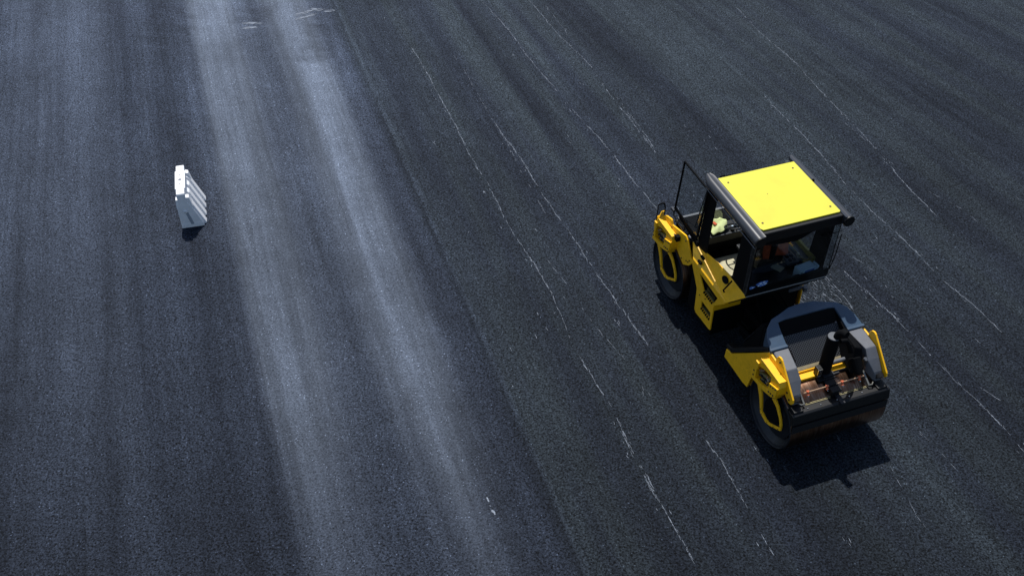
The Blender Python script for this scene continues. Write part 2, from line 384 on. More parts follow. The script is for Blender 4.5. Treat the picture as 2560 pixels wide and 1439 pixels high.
# scraped chalk-white flecks lying in long lines along the paving direction, and worn paint strokes
MARKS = {"B":[[-2.442,22.04],[-1.649,19.917],[-0.988,17.898],[-0.541,16.78],[-0.163,15.557],[0.369,14.323],[0.749,13.246],[1.091,12.067],[1.384,11.253],[1.664,10.576],[1.86,9.859],[2.148,9.045],[2.331,8.558],[2.546,7.964]],
"C":[[-0.368,18.806],[0.068,17.763],[0.474,16.655],[0.998,15.383],[1.34,14.444],[1.731,13.569],[2.089,12.651],[2.317,12.123]],
"D":[[-0.817,24.5],[0.064,22.452],[0.625,20.972],[1.312,19.455],[1.862,18.22],[2.298,17.217],[2.828,15.896]],
"E1":[[0.372,24.514],[1.143,22.659],[1.848,21.164],[2.381,19.466],[3.016,17.791]],"E2":[[0.88,24.089],[1.34,22.661]],
"F":[[5.694,24.145],[6.094,22.913],[6.682,21.397],[7.057,20.09],[7.302,19.196],[7.696,17.982],[7.986,16.591],[8.282,15.694]],
"G":[[5.678,19.992],[6.148,18.716],[6.601,17.258],[7.06,15.808],[7.497,14.842],[7.871,13.834],[8.214,13.101],[8.433,12.506]],
"I":[[6.133,14.037],[6.538,13.19],[6.882,12.397],[7.127,11.835],[7.36,11.298],[7.654,10.619],[7.904,9.902]],
"J":[[1.207,13.147],[1.646,12.26],[2.004,11.613]],"J2":[[0.702,14.269],[0.875,13.884],[1.012,13.616]],
"K":[[3.005,10.141],[3.192,9.715],[3.356,9.197],[3.511,8.703],[3.659,8.231],[3.813,7.845]],"K2":[[1.764,10.212],[1.963,9.631],[2.148,9.045]],
"Lm":[[7.623,11.3],[7.898,10.956]],"N":[[6.062,10.858],[6.412,10.285],[6.795,9.514]],
"O":[[7.177,19.037],[7.743,17.837],[8.229,16.593],[8.833,15.95],[9.286,14.975]],"P":[[10.113,16.217],[9.482,17.999],[8.81,20.192]],
"Q":[[2.326,19.958],[2.757,18.683],[3.078,17.577]],"R1":[[5.059,13.438],[5.246,13.129],[5.404,12.877]],"R2":[[5.462,13.814],[5.599,13.442],[5.826,13.184]],
"R3":[[5.704,13.924],[5.898,13.497],[6.015,13.084]],"S":[[5.784,9.582],[5.941,8.65],[6.199,7.988]],"T":[[-1.47,21.862],[-0.649,19.597],[0.068,17.477],[0.619,15.75]],"U1":[[6.351,14.487],[6.64,14.152]]}
DENS = dict(B=1.0, C=1.1, D=1.05, E1=0.95, E2=0.8, F=1.0, G=1.0, I=0.95, J=0.3, J2=0.35, K=0.8, K2=0.6, Lm=0.9, N=0.35, O=0.3, P=0.12, Q=0.6, R1=1.0, R2=1.0, R3=1.0, S=0.22, T=0.5, U1=0.4)
mk = MB()
def fleck(x, y, ang, ln, wd, z=0.004):
    d = Vector((math.cos(ang), math.sin(ang))); p = Vector((-d.y, d.x)); k = random.randint(4, 6); top = []; bot = []
    for i in range(k):
        u = i / (k - 1); hw = wd * 0.5 * (math.sin(math.pi * (0.08 + 0.84 * u)) ** 0.6) * random.uniform(0.5, 1.2); off = random.uniform(-0.3, 0.3) * wd
        c = Vector((x, y)) + d * (u - 0.5) * ln + p * off
        top.append(c + p * hw); bot.append(c - p * hw)
    v1 = [mk.bm.verts.new((q.x, q.y, z)) for q in top]; v2 = [mk.bm.verts.new((q.x, q.y, z)) for q in bot]
    for i in range(k - 1): mk._f([v2[i], v2[i+1], v1[i+1], v1[i]])
for key, pts in MARKS.items():
    dn = DENS[key]; P = [Vector(p) for p in pts]
    segs = list(zip(P, P[1:]))
    ph = random.uniform(0, 50); run = 0.0
    for a, b_ in segs:
        ln = (b_ - a).length; ang = math.atan2((b_ - a).y, (b_ - a).x); nrm = Vector((-(b_-a).y, (b_-a).x)).normalized()
        tt_ = 0.0
        while tt_ < ln:
            s_ = run + tt_ + ph
            act = 0.5 + 0.5 * math.sin(s_ * 1.7) * math.sin(s_ * 0.63 + 1.3) + 0.35 * math.sin(s_ * 5.1)
            amp = max(0.22, min(1.2, act + 0.2)) * dn
            if random.random() < amp * 0.85:
                c = a + (b_ - a) * (tt_ / ln) + nrm * (random.gauss(0, 0.007) + 0.016 * math.sin(s_ * 2.3) + 0.006 * math.sin(s_ * 9))
                fleck(c.x, c.y, ang + random.gauss(0, 0.07), random.uniform(0.04, 0.17), random.uniform(0.003, 0.0080) * (0.6 + 0.4 * dn))
                if random.random() < 0.16 * dn:
                    c2 = c + nrm * random.gauss(0, 0.06); fleck(c2.x, c2.y, ang + random.gauss(0, 0.12), random.uniform(0.02, 0.07), random.uniform(0.004, 0.009))
            tt_ += random.uniform(0.02, 0.06)
        run += ln
# loose single flecks and the scuffed patch behind the cab
for i in range(60):
    y = random.uniform(8, 24); nn = random.uniform(-1, 9); x = nn * (1 - 0.015 * (y - 15)) - 0.345 * (y - 15)
    for j in range(random.randint(1, 3)): fleck(x + random.gauss(0, .05), y + random.gauss(0, .15), R(108) + random.gauss(0, 0.15), random.uniform(0.02, 0.11), random.uniform(0.004, 0.009))
for i in range(95):
    u = random.random(); x = 5.05 + 0.95 * u + random.gauss(0, 0.05); y = 13.5 - 0.15 * u + random.gauss(0, 0.28)
    fleck(x, y, R(122) + random.gauss(0, 0.13), random.uniform(0.02, 0.10), random.uniform(0.003, 0.007))
for (x, y, ln, wd) in ((-0.34, 8.97, 0.09, 0.03), (-0.25, 8.75, 0.10, 0.045), (-0.30, 8.86, 0.03, 0.012), (-0.57, 16.38, 0.05, 0.03), (0.02, 11.2, .03, .012), (-2.1, 12.4, .03, .015)):
    fleck(x, y, R(115), ln, wd)
mk.mi = 1
for (x0, y0, x1, y1, wd) in ((-5.50, 23.62, -5.05, 23.92, 0.14), (-5.1, 23.93, -4.58, 23.84, 0.13), (-5.42, 23.45, -5.05, 23.66, 0.11), (-6.72, 23.2, -6.33, 23.22, 0.09), (-6.66, 22.95, -6.40, 22.99, 0.07)):
    L_ = math.hypot(x1-x0, y1-y0); an = math.atan2(y1-y0, x1-x0)
    for k in range(26):
        u = random.random(); fleck(x0 + (x1-x0)*u - math.sin(an)*random.uniform(-.5, .5)*wd, y0 + (y1-y0)*u + math.cos(an)*random.uniform(-.5, .5)*wd, an + random.gauss(0, .1), random.uniform(.08, .2), random.uniform(.010, .03), z=0.004 + 0.00002*k)
marks = mk.build("road_markings", [mat("scraped_stone_white", (0.27, 0.31, 0.37), 0.85, noise=0.6, nscale=30), mat("worn_paint", (0.22, 0.25, 0.30), 0.9, spec=0.2, noise=0.4, nscale=20)])
tag(marks, "thin broken lines of white scraped flecks running along the asphalt", "road marks", kind='structure')

# ---------------------------------------------------------------- the roller
HD = -1.2221
rl = empty("road_roller", (4.1175, 12.121, 0), HD)
tag(rl, "yellow and black tandem road roller with a cab parked on fresh asphalt", "road roller")
AX, RD = 1.7543, 0.5722
def sgn(s, a): return a * s

# drums
for sx_ in (1, -1):
    cx = AX * sx_
    d = MB()
    prof = [(-0.70, 0.0), (-0.70, 0.40), (-0.72, 0.50), (-0.80, 0.545), (-0.832, 0.550), (-0.84, 0.558), (-0.838, 0.566), (-0.825, RD),
            (0.825, RD), (0.838, 0.566), (0.84, 0.558), (0.832, 0.550), (0.80, 0.545), (0.72, 0.50), (0.70, 0.40), (0.70, 0.0)]
    d.lathe_y(prof, cx, RD, 128)
    for f in d.bm.faces:
        if any(abs(v.co.y) < 0.826 and abs(v.co.y) > 0.824 for v in f.verts) and all(abs(v.co.y) < 0.83 for v in f.verts): f.material_index = 0
        else: f.material_index = 1
    dr = d.build("drum", [M['drum'], M['dark']], rl, smooth=True)
    for s in (-1, 1):
        h = MB(); h.lathe_y([(s*0.699, 0.0), (s*0.701, 0.44), (s*0.735, 0.43), (s*0.745, 0.30), (s*0.77, 0.28), (s*0.80, 0.17), (s*0.83, 0.16), (s*0.83, 0.0)], cx, RD, 64)
        h.build("hub", M['dark'], dr, smooth=True)
        h = MB(); h.lathe_y([(s*0.702, 0.455), (s*0.7975, 0.5435), (s*0.8025, 0.536), (s*0.712, 0.445)], cx, RD, 64)
        h.build("drum_rim", M['dark'], dr, smooth=True)

# steering bracket (housing with hydraulic bits + loop arm) at both drums, both sides
def bracket(cx, s):
    OUT = [(-.49,.90),(-.45,1.22),(-.37,1.44),(.16,1.44),(.20,1.36),(.20,1.22),(.13,1.05),(-.15,.95)]
    HOL = [(-.40,.98),(-.41,1.12),(-.38,1.27),(-.20,1.345),(-.04,1.35),(-.03,1.24),(-.06,1.08),(-.22,1.01)]
    m = MB(); m.ring([(cx+a, b) for a, b in OUT], [(cx+a, b) for a, b in HOL], s*0.80, s*0.935)
    if s > 0: m.bm.free(); return loop_arm(cx, s)
    hs = m.build("steering_bracket", M['gold'], rl, bevel=0.014, seg=3)
    m = MB(); m.box((cx-.46, min(s*.795, s*.803), .93), (cx+.15, max(s*.795, s*.803), 1.40)); m.build("cover", M['matte'], hs, split=True)
    m = MB(); m.hexa([(cx-.02, s*.93, 1.09), (cx+.17, s*.93, 1.13), (cx+.17, s*.97, 1.13), (cx-.02, s*.97, 1.09), (cx-.02, s*.93, 1.27), (cx+.19, s*.93, 1.34), (cx+.19, s*.965, 1.34), (cx-.02, s*.965, 1.27)])
    for bx, bz in ((.03, 1.14), (.09, 1.155), (.14, 1.165)): pass
    m.box((cx-.44, min(s*.93, s*.962), 1.21), (cx-.36, max(s*.93, s*.962), 1.34)); m.build("pad", M['gold'], hs, bevel=0.006, split=True)
    m = MB()
    for bx, bz, yy in ((.02,1.125,.975),(.075,1.14,.975),(.13,1.155,.975),(.03,1.25,.97),(.09,1.275,.97),(.15,1.30,.97),(-.455,1.0,.94),(-.46,1.09,.94),(.13,1.09,.94),(.09,1.04,.94)):
        m.lathe_y([(s*(yy-.012), 0.014), (s*(yy+.004), 0.014), (s*(yy+.004), 0.0)], cx+bx, bz, 8)
    m.build("bolt", M['dark'], hs, split=True)
    # hydraulic cylinder and fittings in the window
    m = MB(); m.tube([(cx-.36, s*.86, 1.10), (cx-.10, s*.86, 1.20)], 0.035, 14); m.tube([(cx-.30, s*.87, 1.03), (cx-.12, s*.87, 1.12)], 0.025, 12)
    m.build("cylinder", M['olive'], hs, smooth=True, split=True)
    m = MB()
    for a, b, r in ((-.36,1.17,.020),(-.325,1.205,.017),(-.30,1.23,.017),(-.17,1.19,.020),(-.13,1.165,.018),(-.15,1.11,.020),(-.12,1.075,.014)):
        m.tube([(cx+a-.02, s*.89, b), (cx+a+.02, s*.90, b+.01)], r, 8)
    m.tube([(cx-.37, s*.9, 1.13), (cx-.33, s*.91, 1.20), (cx-.28, s*.90, 1.245)], 0.007, 6)
    m.build("fitting", M['chrome'], hs, smooth=True, split=True)
    m = MB(); m.tube([(cx-.38, s*.88, 1.05), (cx-.30, s*.91, 1.13), (cx-.20, s*.9, 1.12), (cx-.08, s*.88, 1.20)], 0.015, 8)
    m.tube([(cx-.33, s*.88, 1.00), (cx-.22, s*.91, 1.07), (cx-.10, s*.89, 1.09)], 0.013, 8); m.build("hose", M['rubber'], hs, smooth=True, split=True)
    loop_arm(cx, s)
def loop_arm(cx, s):
    LO = [(-.44,.93),(-.30,.74),(-.235,.62),(-.15,.42),(.02,.385),(.12,.42),(.385,.59),(.375,.70),(.325,.80),(.20,.95),(.08,1.02),(-.18,1.0)]
    LI = [(-.31,.90),(-.22,.77),(-.185,.68),(-.125,.48),(.015,.44),(.10,.455),(.340,.61),(.330,.70),(.287,.78),(.17,.895),(.06,.935),(-.14,.95)]
    m = MB(); m.ring([(cx+a, b) for a, b in LO], [(cx+a, b) for a, b in LI], s*.852, s*.885)
    lp = m.build("drum_bracket", M['gold'], rl, bevel=0.006)
    m = MB()
    for a, b in ((-.16,.50),(-.11,.44),(.06,.425),(.22,.50),(.33,.575),(.35,.66)):
        m.lathe_y([(s*.884, .008), (s*.889, .008), (s*.889, 0)], cx+a, b, 8)
    m.build("bolt", M['dark'], lp, split=True)
    m = MB(); m.lathe_y([(s*.80, .0), (s*.80, .20), (s*.858, .19), (s*.865, .0)], cx+.06, .68, 40); m.build("motor_plate", M['matte'], lp, smooth=True)
for cx in (AX, -AX):
    for s in (-1, 1): bracket(cx, s)

# side plates of the rear frame
RP = [(.34,.39),(.35,.58),(.50,.62),(1.40,1.535),(1.57,1.525),(1.575,1.60),(1.605,1.655),(1.66,1.675),(1.70,1.66),(2.145,1.26),(2.16,1.20),(2.13,1.15),(2.07,1.13),(1.96,1.175),(1.76,1.185),
      (1.56,1.165),(1.38,1.09),(1.24,.96),(1.15,.80),(1.10,.60),(1.07,.42),(.94,.39)]
fr = MB()
for s in (-1, 1): fr.prism(RP, s*.785, s*.815)
fr.prism([(.34,.40),(1.05,.40),(1.12,.80),(1.0,1.0),(.45,.62)], -.74, .74)
rf = fr.build("frame", M['gold'], rl, bevel=0.007)
m = MB()
for s in (-1, 1):
    for a, b in ((2.07,1.20),(1.68,1.60),(1.99,1.27)): m.lathe_y([(s*.81,.016),(s*.826,.016),(s*.826,0)], a, b, 10)
m.build("bolt", M['dark'], rf, split=True)
# dark cover above the plate and the engine body
m = MB()
for s in (-1, 1):
    m.hexa([(.31, s*.70, .60), (.31, s*.80, .60), (.52, s*.825, .655), (.52, s*.70, .655), (.33, s*.70, .68), (.33, s*.80, .68), (.50, s*.822, .735), (.50, s*.70, .735)])
    m.hexa([(.52, s*.70, .66), (.52, s*.825, .66), (1.37, s*.82, 1.525), (1.37, s*.70, 1.525), (.50, s*.70, .74), (.50, s*.822, .74), (1.33, s*.82, 1.575), (1.33, s*.70, 1.575)])
m.build("cover", M['black'], rl, bevel=0.01, split=True)
m = MB()
m.prism([(.52,.70),(.90,.85),(.99,1.10),(.99,1.64),(.93,1.66),(.80,1.40),(.62,.95)], -.70, .70)
for s in (-1, 1): m.prism([(.99,.95),(1.24,1.10),(1.42,1.20),(1.42,1.50),(1.08,1.62),(.99,1.64)], s*.52, s*.70)
m.build("engine_cover", M['matte'], rl, bevel=0.015)
m = MB(); m.tube([(.62,-.705,1.0),(.82,-.72,1.38)], .006, 6); m.tube([(.60,-.2,1.0),(.78,-.2,1.4)], .02, 8); m.tube([(.60,.2,1.0),(.78,.2,1.4)], .02, 8)
m.build("cable", M['dark'], rl, split=True)
# pivot between the two frames
m = MB(); m.box((-.1,-.28,.42),(.62,.28,.98)); m.box((.05,-.42,.55),(.30,.42,.85)); m.box((.28,-.10,.95),(.50,.12,1.25))
m.tube([(.05,.45,.75),(.70,.50,.90)], .035, 10); m.tube([(.05,-.45,.75),(.70,-.50,.90)], .035, 10)
m.tube([(.0,.1,1.2),(.35,.2,1.05),(.7,.1,1.15)], .022, 8); m.tube([(.0,.2,1.25),(.35,.32,1.0),(.75,.22,1.1)], .018, 8); m.tube([(.0,-.2,1.25),(.4,-.25,1.0),(.75,-.2,1.1)], .018, 8)
m.build("articulation_joint", M['matte'], rl, bevel=0.01)
m = MB(); m.box((.08,.35,1.25),(.11,.68,1.30)); m.box((.1,.60,1.22),(.16,.66,1.30)); m.tube([(.25,.4,1.0),(.32,.46,1.0)], .02, 8)
m.build("bracket", M['grey'], rl, bevel=0.004, split=True)

# hood: horseshoe shell
def ringshell(name, O, I, depth, matr, parent, bevel=0.012):
    m = MB(); n = len(O)
    ot = [m.bm.verts.new(p) for p in O]; it = [m.bm.verts.new(p) for p in I]
    ob = [m.bm.verts.new((p[0], p[1], p[2]-depth)) for p in O]; ib = [m.bm.verts.new((p[0], p[1], p[2]-.04)) for p in I]
    for i in range(n-1):
        m._f([ot[i], ot[i+1], it[i+1], it[i]]); m._f([ob[i+1], ob[i], ib[i], ib[i+1]])
        m._f([ot[i+1], ot[i], ob[i], ob[i+1]]); m._f([it[i], it[i+1], ib[i+1], ib[i]])
    for i in (0, n-1): m._f([ot[i], it[i], ib[i], ob[i]])
    return m.build(name, matr, parent, bevel=bevel, seg=3)
O = [(1.41,-.81,1.565),(1.20,-.765,1.64),(1.07,-.70,1.695),(.955,-.57,1.735),(.90,-.38,1.755),(.84,-.22,1.765),(.82,0,1.77),(.84,.22,1.765),(.90,.38,1.755),(.955,.57,1.735),(1.07,.70,1.695),(1.20,.765,1.64),(1.41,.81,1.565)]
I = [(1.415,-.525,1.57),(1.25,-.515,1.63),(1.12,-.505,1.68),(1.03,-.49,1.715),(1.02,-.38,1.73),(1.02,-.22,1.735),(1.02,0,1.737),(1.02,.22,1.735),(1.02,.38,1.73),(1.03,.49,1.715),(1.12,.505,1.68),(1.25,.515,1.63),(1.415,.525,1.57)]
hood = ringshell("hood", O, I, 0.34, M['slate'], rl)
m = MB()
for s in (-1, 1): m.hexa([(1.395,s*.50,1.50),(1.395,s*.815,1.50),(1.425,s*.815,1.50),(1.425,s*.50,1.50),(1.375,s*.52,1.592),(1.375,s*.812,1.588),(1.42,s*.814,1.580),(1.42,s*.52,1.582)])
m.build("trim", M['slate'], hood, bevel=0.006, split=True)
# grey side boxes
for s in (-1, 1):
    secs = [[(1.43, s*.52, 1.20), (1.43, s*.775, 1.20), (1.43, s*.775, 1.545), (1.43, s*.745, 1.56), (1.43, s*.52, 1.56)],
            [(1.80, s*.585, 1.18), (1.80, s*.775, 1.18), (1.80, s*.775, 1.505), (1.80, s*.755, 1.525), (1.80, s*.585, 1.525)],
            [(1.93, s*.57, 1.17), (1.93, s*.775, 1.17), (1.93, s*.775, 1.385), (1.93, s*.755, 1.40), (1.93, s*.57, 1.40)],
            [(2.06, s*.63, 1.10), (2.06, s*.775, 1.10), (2.06, s*.775, 1.235), (2.06, s*.755, 1.25), (2.06, s*.63, 1.25)],
            [(2.11, s*.66, 1.09), (2.11, s*.765, 1.09), (2.11, s*.765, 1.16), (2.11, s*.755, 1.17), (2.11, s*.66, 1.17)]]
    m = MB(); m.loft(secs); bx = m.build("side_box", M['grey'], rl, bevel=0.012)
    m = MB(); m.tube([(2.075, s*.715, 1.20), (2.125, s*.715, 1.17)], [.062, .062], 20); m.tube([(2.12, s*.715, 1.175), (2.127, s*.715, 1.168)], [.035, .035], 16)
    m.build("rubber_cap", M['rubber'], bx, smooth=True)
    m = MB(); xe = 1.62 if s < 0 else 1.84
    m.prism([(1.03,1.15),(xe,1.15),(xe,1.46),(1.43,1.53),(1.03,1.68)], s*.488, s*.513); m.build("inner_panel", M['matte'], bx)
# grille
m = MB(); a = [m.bm.verts.new(p) for p in ((1.19,-.485,1.555),(1.61,-.485,1.262),(1.61,.475,1.262),(1.19,.475,1.555))]; m._f(a)
gr = m.build("grille", M['grille'], rl)
md = gr.modifiers.new("solid", 'SOLIDIFY'); md.thickness = 0.004
m = MB(); m.hexa([(1.60,-.47,1.22),(1.66,-.47,1.22),(1.66,.46,1.22),(1.60,.46,1.22),(1.605,-.47,1.27),(1.65,-.47,1.242),(1.65,.46,1.242),(1.605,.46,1.27)]); m.build("edge_strip", mat("tan_strip", (0.36,0.30,0.18), 0.5, noise=0.3), gr)
m = MB(); m.tube([(1.20,.445,1.57),(1.20,.445,1.555)], .016, 8); m.tube([(1.57,.445,1.31),(1.57,.445,1.295)], .014, 8); m.build("bolt", M['grey'], gr, split=True)
m = MB(); m.prism([(1.19,1.20),(1.60,1.05),(1.60,1.19),(1.19,1.47)], -.47, .46); m.build("radiator", M['matte'], rl)
m = MB(); m.hexa([(1.00,-.49,1.45),(1.195,-.49,1.45),(1.195,.485,1.45),(1.00,.485,1.45),(1.005,-.49,1.725),(1.195,-.49,1.552),(1.195,.485,1.552),(1.005,.485,1.725)]); m.build("baffle", M['matte'], rl)
# cross member, pipe
m = MB(); m.box((1.655,-.73,1.155),(1.79,.73,1.20)); m.box((1.655,-.73,1.195),(1.672,.73,1.235))
xm = m.build("crossmember", M['gold'], rl, bevel=0.005)
m = MB(); m.box((1.765,.10,1.10),(1.80,.42,1.192)); m.box((1.79,-.10,1.19),(1.87,.09,1.215)); m.build("mount", M['dark'], xm, bevel=0.003, split=True)
m = MB(); m.tube([(1.70,.03,1.285),(1.70,.50,1.285)], .033, 16); m.build("coolant_pipe", M['grey'], rl, smooth=True)
m = MB(); m.box((1.60,.0,1.2),(1.7,.02,1.32)); m.box((1.84,.03,1.16),(1.86,.17,1.22)); m.build("bracket", M['dark'], rl, split=True)
# exhaust stack
m = MB()
m.tube([(1.735,-.02,1.15),(1.735,-.02,1.22),(1.735,-.02,1.89),(1.735,-.02,1.925)], [.090,.098,.098,.090], 28)
ex = m.build("exhaust_stack", M['matte'], rl, smooth=True)
m = MB(); m.tube([(1.735,-.02,1.922),(1.735,-.02,1.932)], [.092,.088], 28); m.build("cap", mat("pale_grey_metal", (0.10,0.107,0.118), 0.6, noise=0.2), ex, smooth=True)
m = MB(); m.tube([(1.765,.01,1.90),(1.77,.012,1.97),(1.79,.02,2.03),(1.84,.035,2.075),(1.90,.05,2.085)], [.058,.058,.056,.054,.054], 16); m.build("tail_pipe", M['matte'], ex, smooth=True)
m = MB(); m.tube([(1.80,.06,1.86),(1.80,.16,1.84),(1.80,.24,1.72),(1.79,.32,1.55)], [.03,.035,.04,.045], 12)
m.build("elbow", M['matte'], ex, smooth=True)
m = MB(); m.box((1.72,-.20,1.2),(1.82,-.115,1.36)); mb_ = m.build("meter_box", M['black'], rl, bevel=0.012)
m = MB(); m.ring([(-.20,1.20),(-.125,1.20),(-.125,1.355),(-.20,1.355)], [(-.185,1.22),(-.14,1.22),(-.14,1.34),(-.185,1.34)], 1.82, 1.83, 'x')
m.box((1.818,-.172,1.24),(1.834,-.153,1.325)); m.build("catch", M['chrome'], mb_, bevel=0.002)
# black air cleaner beside the stack
m = MB(); m.hexa([(1.35,.36,1.25),(1.95,.30,1.22),(1.97,.50,1.22),(1.35,.50,1.25),(1.38,.42,1.60),(1.78,.40,1.60),(1.80,.52,1.56),(1.38,.51,1.60)])
m.tube([(1.80,.42,1.40),(2.0,.42,1.22)], [.10,.06], 14)
ac = m.build("air_cleaner", M['matte'], rl, bevel=0.02)
m = MB(); m.tube([(1.88,.56,1.385),(1.90,.56,1.41)], [.03,.028], 12); m.build("knob", M['grey'], ac, smooth=True, split=True)
# cover over the middle of the drum, hinge arms, spray bars, scraper beam (both drums)
def tail(sx_):
    c = AX * sx_
    q = lambda x: sx_ * x
    def bx(m, a, b): m.box((min(q(a[0]), q(b[0])), a[1], a[2]), (max(q(a[0]), q(b[0])), b[1], b[2]))
    m = MB()
    m.prism([(q(2.02),1.00),(q(2.10),1.03),(q(2.24),1.045),(q(2.275),1.03),(q(2.315),.88),(q(2.30),.84),(q(2.255),.84),(q(2.22),.93),(q(2.06),.95)], -.835, .835)
    bm_ = m.build("scraper_beam", M['black'], rl, bevel=0.01, split=True)
    m = MB(); m.prism([(q(2.302),.838),(q(2.312),.70),(q(2.325),.70),(q(2.318),.84)], -.82, .82); m.build("scraper_blade", M['rubber'], bm_)
    m = MB()
    for y in (-.55,-.33,-.05,.16,.38,.76): m.lathe_y([(y-.009,0),(y-.009,.011),(y+.009,.011),(y+.009,0)], q(2.20), 1.045, 10)
    m.build("bolt", M['chrome'], bm_, split=True)
    m = MB(); bx(m, (2.105,-.56,1.036), (2.112,-.10,1.043)); bx(m, (2.105,.03,1.036), (2.112,.53,1.043)); bx(m, (2.128,-.54,1.040), (2.133,-.12,1.046)); bx(m, (2.128,.05,1.040), (2.133,.52,1.046))
    m.build("edge_strip", mat("brass_edge", (0.55,0.48,0.26), 0.35, 0.5), bm_, split=True)
    m = MB(); bx(m, (2.05,-.04,1.02), (2.30,.04,1.062)); m.build("strap", M['dark'], bm_, bevel=0.006)
    # centre block over drum
    m = MB(); bx(m, (1.80,-.115,1.13), (2.14,.055,1.17)); bx(m, (1.80,-.20,1.15), (1.90,.09,1.19)); bx(m, (2.0,-.09,1.0), (2.12,.03,1.14)); m.build("centre_block", M['black'], rl, bevel=0.008)
    # water spray bar
    m = MB(); m.tube([(q(2.02),-.54,1.185),(q(2.02),-.11,1.185)], .010, 8); m.tube([(q(2.02),.02,1.185),(q(2.02),.50,1.185)], .010, 8)
    sb = m.build("spray_bar", M['pipe'], rl, smooth=True)
    m = MB(); m.tube([(q(2.02),-.12,1.185),(q(2.02),.03,1.185)], .009, 8); m.build("hose", M['rubber'], sb, split=True)
    for y in (-.47,-.14,.12,.42):
        m = MB(); m.tube([(q(2.02),y,1.20),(q(2.03),y,1.16),(q(2.045),y,1.145)], [.018,.016,.026], 8); m.tube([(q(2.01),y-.02,1.195),(q(2.02),y+.02,1.195)], .016, 8); m.build("nozzle", M['brass'], sb)
        m = MB(); m.tube([(q(2.055),y,1.14),(q(2.065),y,1.13)], .011, 8); m.build("nozzle_tip", M['chrome'], sb)
    for y in (-.585,.53):
        m = MB(); m.hexa([(q(1.95),y-.012,1.15),(q(2.13),y-.012,1.06),(q(2.13),y+.012,1.06),(q(1.95),y+.012,1.15),(q(1.94),y-.012,1.215),(q(2.15),y-.012,1.10),(q(2.15),y+.012,1.10),(q(1.94),y+.012,1.215)])
        m.tube([(q(2.14),y,1.09),(q(2.15),y+.05*(-1 if y < 0 else 1),1.10),(q(2.12),y+.08*(-1 if y < 0 else 1),1.11)], .011, 8)
        m.build("arm", M['chrome'] if False else mat("arm_steel", (0.30,0.29,0.25), 0.4, 0.6, noise=0.3), sb)
    for s in (-1, 1):
        m = MB(); m.box((min(q(1.97),q(2.24)), min(s*.64,s*.80), 1.0), (max(q(1.97),q(2.24)), max(s*.64,s*.80), 1.075)); m.build("mount", M['black'], bm_, bevel=0.01, split=True)
tail(1); tail(-1)

# ---- front module
FP = [(-2.34,.92),(-2.36,1.08),(-2.24,1.36),(-2.10,1.49),(-2.04,1.53),(-1.87,1.585),(-1.84,1.57),(-1.80,1.51),(-1.325,1.64),(-1.26,1.60),(-1.08,1.36),(-.985,1.325),(-1.11,1.16),(-1.285,1.04),(-1.42,1.10),(-1.56,1.17),(-1.76,1.19),(-1.98,1.16),(-2.17,1.04),(-2.27,.92)]
fr = MB()
for s in (-1, 1): fr.prism(FP, s*.80, s*.832)
fr.box((-1.98,-.79,1.19),(-1.78,.79,1.24))
ff = fr.build("frame", M['gold'], rl, bevel=0.007)
m = MB()
for s in (-1, 1):
    for a, b in ((-1.30,1.55),(-1.20,1.20),(-1.10,1.28),(-1.14,1.22),(-1.36,1.13),(-1.80,1.46)): m.lathe_y([(s*.83,.013),(s*.842,.013),(s*.842,0)], a, b, 10)
m.build("bolt", M['dark'], ff, split=True)
m = MB(); m.prism([(-1.98,1.25),(-1.97,1.46),(-1.93,1.49),(-1.40,1.46),(-1.15,1.42),(-1.15,1.25)], -.66, .79)
fh = m.build("hood", M['matte'], rl, bevel=0.015, seg=3)
m = MB(); m.box((-1.975,-.64,1.482),(-1.93,.77,1.497)); m.build("trim", M['grey'], fh)
m = MB(); m.box((-1.46,-.60,1.46),(-1.36,.75,1.485)); m.build("wiper_cover", M['olive'], fh, bevel=0.006)
m = MB(); m.tube([(-1.86,-.74,1.52),(-1.80,-.70,1.60),(-1.70,-.68,1.58)], .016, 8); m.tube([(-1.74,-.70,1.5),(-1.60,-.66,1.56),(-1.5,-.7,1.5)], .035, 10); m.build("hose", M['rubber'], rl, smooth=True, split=True)
m = MB(); m.box((-1.62,-.78,1.40),(-1.40,-.66,1.50)); m.tube([(-1.55,-.72,1.5),(-1.5,-.72,1.56)], .035, 12); m.build("filter", M['grey'], rl, bevel=0.012)

# side panels of the platform (lower plate with openings, upper plate leaning in)
def poly_hole_plate(polys, y0, y1, name, matr, parent, bevel=0.004):
    m = MB()
    for p in polys: m.prism(p, y0, y1)
    return m.build(name, matr, parent, bevel=0)
def plate_with_holes(outer, holes, y0, y1, name, matr):
    m = MB(); bm = m.bm; edges = []
    for lp in [outer] + holes:
        vs_ = [bm.verts.new((p[0], y0, p[1])) for p in lp]
        for i in range(len(vs_)): edges.append(bm.edges.new((vs_[i], vs_[(i+1) % len(vs_)])))
    bmesh.ops.triangle_fill(bm, use_beauty=True, use_dissolve=False, edges=edges)
    o = m.build(name, matr, rl)
    sm = o.modifiers.new("thick", 'SOLIDIFY'); sm.thickness = abs(y1 - y0); sm.offset = 0
    bv = o.modifiers.new("bevel", 'BEVEL'); bv.width = 0.004; bv.segments = 2; bv.limit_method = 'ANGLE'; bv.angle_limit = R(50)
    return o
LOW = [(-.985,1.42),(.14,1.42),(.10,1.36),(-.155,1.10),(-.165,1.0),(-.15,.55),(-.19,.535),(-.68,.50),(-.70,.56),(-.73,.98),(-.98,1.30)]
H1 = [(-.74,1.33),(-.10,1.31),(-.195,1.11),(-.51,1.10),(-.53,1.12)]
H2 = [(-.53,.88),(-.22,.88),(-.21,.75),(-.52,.74)]
